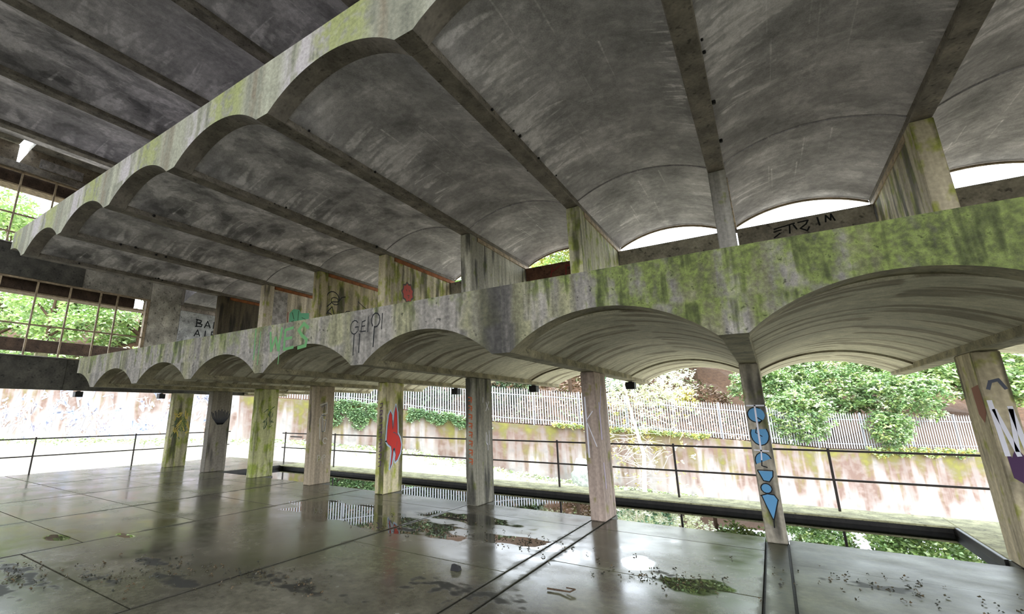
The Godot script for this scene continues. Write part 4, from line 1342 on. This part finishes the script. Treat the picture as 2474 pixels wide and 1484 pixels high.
func plants():
	rng.seed = 2024
	var broad := leaf_cluster(9, 0.20, 0.26)
	var large := leaf_cluster(9, 0.34, 0.26)
	var small := leaf_cluster(10, 0.10, 0.35)
	var greens := [L(0.22, 0.34, 0.12), L(0.30, 0.44, 0.16), L(0.16, 0.26, 0.10), L(0.36, 0.46, 0.24), L(0.45, 0.52, 0.20)]
	var fresh := [L(0.55, 0.68, 0.30), L(0.64, 0.74, 0.42), L(0.45, 0.60, 0.24), L(0.34, 0.46, 0.24)]
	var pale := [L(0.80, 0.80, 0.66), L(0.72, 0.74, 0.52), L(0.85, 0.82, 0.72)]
	var autumn := [L(0.55, 0.45, 0.12), L(0.62, 0.52, 0.16), L(0.45, 0.45, 0.15)]
	# the big evergreen shrub hanging over the fence
	tree("big evergreen shrub with long leaves hanging over the palisade fence", "", WP(23.6, hill_y(23.6, 29.6), 29.6), 3.4,
		[[Vector3(-3.0, 1.7, 1.2), Vector3(2.3, 1.9, 1.3)], [Vector3(0.4, 3.3, 0.2), Vector3(2.9, 2.1, 1.8)], [Vector3(3.0, 3.0, 2.0), Vector3(2.6, 1.6, 1.6)], [Vector3(1.6, 1.0, 2.0), Vector3(1.3, 1.2, 1.0)], [Vector3(-0.9, 4.6, -1.5), Vector3(2.6, 1.8, 1.6)], [Vector3(-3.4, 3.6, -0.6), Vector3(2.2, 1.7, 1.6)]], 5600, broad, greens + [L(0.62, 0.68, 0.48), L(0.12, 0.2, 0.08)], M.bark, 1.0, "evergreen_shrub")
	var behind := "trees on the bank behind the palisade fence"
	for a in [[29.5, 32.0, 7.0, 3.0, "slim pale-barked tree standing behind the big evergreen shrub"], [35.0, 31.5, 6.0, 3.0, "leafy tree on the bank past the end of the fence"], [19.5, 37.0, 8.0, 3.0, "dark leafy tree high on the bank above the evergreen shrub"], [26.5, 38.5, 9.0, 3.4, "tall leafy tree on the bank behind the evergreen shrub"]]:
		tree(a[4], behind, WP(a[0], hill_y(a[0], a[1]), a[1]), a[2], [[Vector3(0, a[2] * 0.75, 0), Vector3(a[3], a[3] * 0.8, a[3])], [Vector3(1.2, a[2] * 0.45, 0.8), Vector3(a[3] * 0.8, a[3] * 0.55, a[3] * 0.8)]], 1500, large, greens + fresh, M.pale_bark if a[0] == 29.5 else M.bark)
	for a in [[11.3, 33.5, 1.5, "low green bush high on the brown bank"], [13.6, 34.5, 1.3, "second low green bush on the brown bank beside the first"]]:
		tree(a[3], "bushes on the brown bank", WP(a[0], hill_y(a[0], a[1]), a[1]), 1.2, [[Vector3(0, 1.3, 0), Vector3(a[2], 1.0, a[2])], [Vector3(1.0, 1.9, 0), Vector3(a[2] * 0.7, 0.7, a[2] * 0.7)]], 420, broad, [L(0.25, 0.42, 0.28), L(0.35, 0.52, 0.34)], M.bark, 1.0, "bank_bush")
	tree("small yellow-leaved bush on the bank just above the fence", "bushes on the brown bank", WP(15.2, hill_y(15.2, 30.5), 30.5), 1.6, [[Vector3(0, 1.6, 0), Vector3(0.7, 0.8, 0.6)]], 110, broad, autumn, M.bark, 0.9, "bank_bush")
	tree("dark dense hedge behind the fence above the ivy", "", WP(-1.5, hill_y(-1.5, 29.8), 29.8), 2.4, [[Vector3(-4.5, 1.6, 0), Vector3(3.0, 2.0, 0.9)], [Vector3(0.5, 1.7, 0), Vector3(3.0, 2.0, 0.9)], [Vector3(5.0, 1.6, 0), Vector3(2.6, 1.8, 0.9)]], 1700, broad, [L(0.06, 0.09, 0.05), L(0.10, 0.15, 0.07), L(0.16, 0.22, 0.10), L(0.05, 0.05, 0.04)], M.bark, 1.1, "dark_hedge")
	var lb := thing("leaf_litter", "brown fallen leaves and ferns strewn over the bank behind the fence", "litter", "", "stuff")
	foliage(lb, "leaves", 2600, func():
		var q := rng.randf_range(-4, 20)
		var dp := rng.randf_range(29.0, 40.0)
		return WP(q, hill_y(q, dp) + 0.03, dp), large, [L(0.20, 0.12, 0.08), L(0.14, 0.09, 0.06), L(0.28, 0.18, 0.12), L(0.34, 0.24, 0.16), L(0.20, 0.24, 0.10)], 0.5, 1.0)
	# thin dark trunks on the bank
	for a in [[8.5, 33.0], [14.9, 35.0], [16.9, 36.5], [2.0, 32.5]]:
		tree("bare slender tree trunk with a small crown on the brown bank", "slender trunks on the brown bank", WP(a[0], hill_y(a[0], a[1]), a[1]), 6.5, [[Vector3(0, 7.0, 0), Vector3(1.8, 1.4, 1.8)]], 320, large, greens, M.bark)
	# the pale sapling in front of the wall, with its tangle of bare twigs
	var sp := thing("pale_sapling", "pale sapling with a tangle of whitish bare twigs against the stained wall", "sapling")
	sp.transform = Transform3D(Basis(WP(1, 0, 0), Vector3.UP, WP(0, 0, -1)), WP(10.3, lerp_table(BASES, 10.3), 26.3))
	var tm := Mesher.new()
	tm.tube([Vector3(0, -0.3, 0), Vector3(0.2, 2.0, 0), Vector3(-0.3, 4.2, 0.1), Vector3(-0.6, 6.2, 0)], 0.13, 0.04, 6)
	put("trunk", tm.mesh(), M.twig, sp)
	var wm := Mesher.new()
	for i in 130:
		var h := rng.randf_range(0.4, 6.0)
		var a := Vector3(rng.randf_range(-2.6, 2.6) * rng.randf(), h, rng.randf_range(-0.6, 0.6))
		var dir := Vector3(rng.randf_range(-1, 1), rng.randf_range(-0.5, 0.8), rng.randf_range(-0.4, 0.4)).normalized()
		var len := rng.randf_range(0.5, 1.7)
		wm.tube([a, a + dir * len * 0.5 + Vector3(0, rng.randf_range(-0.1, 0.25), 0), a + dir * len], 0.018, 0.006, 3, false)
	put("twigs", wm.mesh(), M.twig, sp).set_meta("kind", "stuff")
	foliage(sp, "foliage", 520, func(): return Vector3(rng.randf_range(-1.8, 3.2), rng.randf_range(4.6, 6.8), rng.randf_range(-0.9, 0.7)) + in_ball() * 0.5, small, pale, 1.0, 1.8)
	foliage(sp, "foliage", 160, func(): return Vector3(rng.randf_range(-3.0, 3.0), rng.randf_range(0.3, 5.0), rng.randf_range(-0.6, 0.6)), small, pale + autumn, 0.7, 1.4)
	tree("pale cream shrub behind the fence beside the sapling", "", WP(4.5, hill_y(4.5, 30.4), 30.4), 3.0, [[Vector3(0, 2.6, 0), Vector3(2.6, 1.2, 1.0)]], 600, small, pale, M.twig, 1.2, "pale_shrub")  # overexposed glare put into the leaf colour as pale cream
	# ivy over the wall
	var iv := thing("ivy", "dark ivy hanging over the stained wall under the fence", "ivy")
	for a in [[-7.8, -4.2, 1.6, 500], [-2.4, 2.4, 0.75, 420], [6.0, 15.0, 0.18, 260], [24.0, 30.0, 0.5, 240]]:
		foliage(iv, "foliage", a[3], func():
			var q := rng.randf_range(a[0], a[1])
			return WP(q, lerp_table(TOPS, q) + 0.15 - a[2] * rng.randf() * (0.4 + 0.6 * absf(sin(q * 2.1))), 27.93 - 0.12 * rng.randf()), small, [L(0.20, 0.32, 0.16), L(0.28, 0.42, 0.22), L(0.36, 0.48, 0.25)] if a[0] < 5.0 else autumn + fresh, 0.9, 1.7)
	var gr := thing("grass", "tufts of fresh green grass along the foot of the stained wall", "grass", "", "stuff")
	foliage(gr, "blades", 1500, func():
		var q := rng.randf_range(-26, 14)
		var dp := 27.9 - 4.0 * rng.randf() * rng.randf()
		var p := WP(q, 0, dp)
		return Vector3(p.x, ground_y(p.x, -p.z) + 0.05, p.z), small, fresh + pale, 0.7, 1.5)
	tag(put("boulder", boulder_mesh(), M.stone), "pale grey boulder at the foot of the wall beside the sapling", "rock")
	# tall trees beyond the corner wall, seen through the gridded windows
	var tall := "tall trees seen through the gridded windows"
	var i := 0
	for a in [[-36.0, 36.0, 17.0], [-29.5, 33.5, 13.0], [-25.0, 37.0, 19.5], [-19.5, 34.0, 13.5], [-14.0, 38.0, 19.0], [-9.0, 35.0, 12.5]]:
		var hgt: float = a[2]
		var cr := []
		for q in 10:
			cr.append([Vector3(rng.randf_range(-2.6, 2.6), hgt * rng.randf_range(0.22, 0.98), rng.randf_range(-2.0, 2.0)), Vector3(rng.randf_range(1.6, 2.6), rng.randf_range(1.1, 1.8), rng.randf_range(1.6, 2.4))])
		tree("tall bright green tree beyond the corner of the stained wall", tall, WP(a[0], 1.0, a[1]), hgt, cr, 1350, large, fresh, M.bark, 1.1)
	# a sparse tree top that shows through the upper openings
	tree("tall sparse tree on top of the bank, its crown showing through the upper arched openings", "", WP(12.5, hill_y(12.5, 44.0), 44.0), 11.0, [[Vector3(0, 9.0, 0), Vector3(5.0, 2.6, 3.0)], [Vector3(-3.0, 6.0, 0), Vector3(3.0, 2.5, 3.0)]], 900, large, fresh + autumn, M.bark, 1.1)

func boulder_mesh() -> ArrayMesh:
	var sp := SphereMesh.new()
	sp.radius = 1.0
	sp.height = 2.0
	sp.radial_segments = 20
	sp.rings = 12
	var a := sp.get_mesh_arrays()
	var v: PackedVector3Array = a[Mesh.ARRAY_VERTEX]
	var n := FastNoiseLite.new()
	n.seed = 5
	n.frequency = 0.9
	for i in v.size():
		v[i] = v[i] * (1.0 + 0.35 * n.get_noise_3dv(v[i])) * Vector3(0.75, 0.85, 0.6) + WP(7.4, lerp_table(BASES, 7.4) + 0.5, 26.8)
	a[Mesh.ARRAY_VERTEX] = v
	var st := SurfaceTool.new()
	st.create_from_arrays(a)
	st.generate_normals()
	return st.commit()

# ---------------------------------------------------------------- small things
func small_things():
	var grp := "black boxes hung under the gallery ribs"
	for a in [[cx(7) + 0.12, 11.46, "small square black box hung under the rib behind the white K column"], [cx(6) + 0.12, 11.46, "small square black box hung under the rib behind the orange-lettered column"], [cx(5) + 0.12, 11.46, "small square black box hung under the rib behind the red-figure column"], [XE - 0.1, 5.6, "small square black box under the dark spandrel, farther from the columns"], [XE - 0.1, 7.99, "small square black box under the dark spandrel, nearer the columns"]]:
		var b := thing("hanging_box", a[2], "box", grp)
		var c := V(a[0], HS1 - 0.105, a[1])
		var m := Mesher.new()
		m.box(c - Vector3(0.10, 0.085, 0.10), c + Vector3(0.10, 0.075, 0.10), 0.01)
		put("case", m.mesh(), M.black, b)
		var q := Mesher.new()
		q.box(c + Vector3(-0.04, 0.075, -0.04), c + Vector3(0.04, 0.095, 0.04), 0.004)
		put("hanger", q.mesh(), M.rail, b)
	# a chunk of rubble and a broken twig on the floor
	var st := Mesher.new()
	var o := V(-3.26, 0.0, 4.95)
	var pts := [Vector3(-0.055, 0, -0.035), Vector3(0.05, 0, -0.045), Vector3(0.06, 0, 0.04), Vector3(-0.045, 0, 0.05), Vector3(-0.04, 0.055, -0.025), Vector3(0.045, 0.04, -0.03), Vector3(0.045, 0.05, 0.03), Vector3(-0.035, 0.062, 0.035)]
	for q in [[0, 1, 5, 4], [1, 2, 6, 5], [2, 3, 7, 6], [3, 0, 4, 7], [4, 5, 6, 7]]:
		st.quad(o + pts[q[0]], o + pts[q[1]], o + pts[q[2]], o + pts[q[3]], (pts[q[0]] + pts[q[2]]) / 2.0 - Vector3(0, 0.025, 0))
	tag(put("rubble_chunk", st.mesh(), M.black), "dark chunk of rubble lying alone on the wet floor", "rubble")
	var tw := Mesher.new()
	var t0 := V(-2.15, 0.012, 4.95)
	tw.tube([t0, t0 + Vector3(0.12, 0.0, -0.02), t0 + Vector3(0.24, 0.012, 0.0), t0 + Vector3(0.27, 0.02, -0.07), t0 + Vector3(0.17, 0.012, -0.09)], 0.009, 0.006, 6)
	tag(put("fallen_twig", tw.mesh(), M.bark), "bent brown twig lying on the wet floor", "twig")
	rng.seed = 55
	var db := thing("leaf_litter", "scattered dark leaf crumbs and dirt on the wet floor", "litter", "", "stuff")
	var lc := leaf_cluster(4, 0.022, 0.5)
	foliage(db, "crumbs", 420, func():
		var spots := [[-7.3, 2.1, 0.7, 0.2], [-6.3, 2.6, 0.6, 0.2], [-6.0, 3.1, 0.8, 0.3], [-4.8, 3.6, 0.9, 0.3], [-1.2, 6.0, 0.5, 0.3], [-3.0, 6.5, 0.8, 0.4], [-5.0, 6.2, 0.9, 0.4], [0.8, 6.9, 0.9, 0.5]]
		var q: Array = spots[rng.randi() % spots.size()]
		return V(q[0] + rng.randfn(0, 0.6) * q[2], 0.008, q[1] + rng.randfn(0, 0.6) * q[3]), lc, [L(0.05, 0.04, 0.02), L(0.09, 0.06, 0.03), L(0.03, 0.03, 0.02)], 0.6, 1.3)
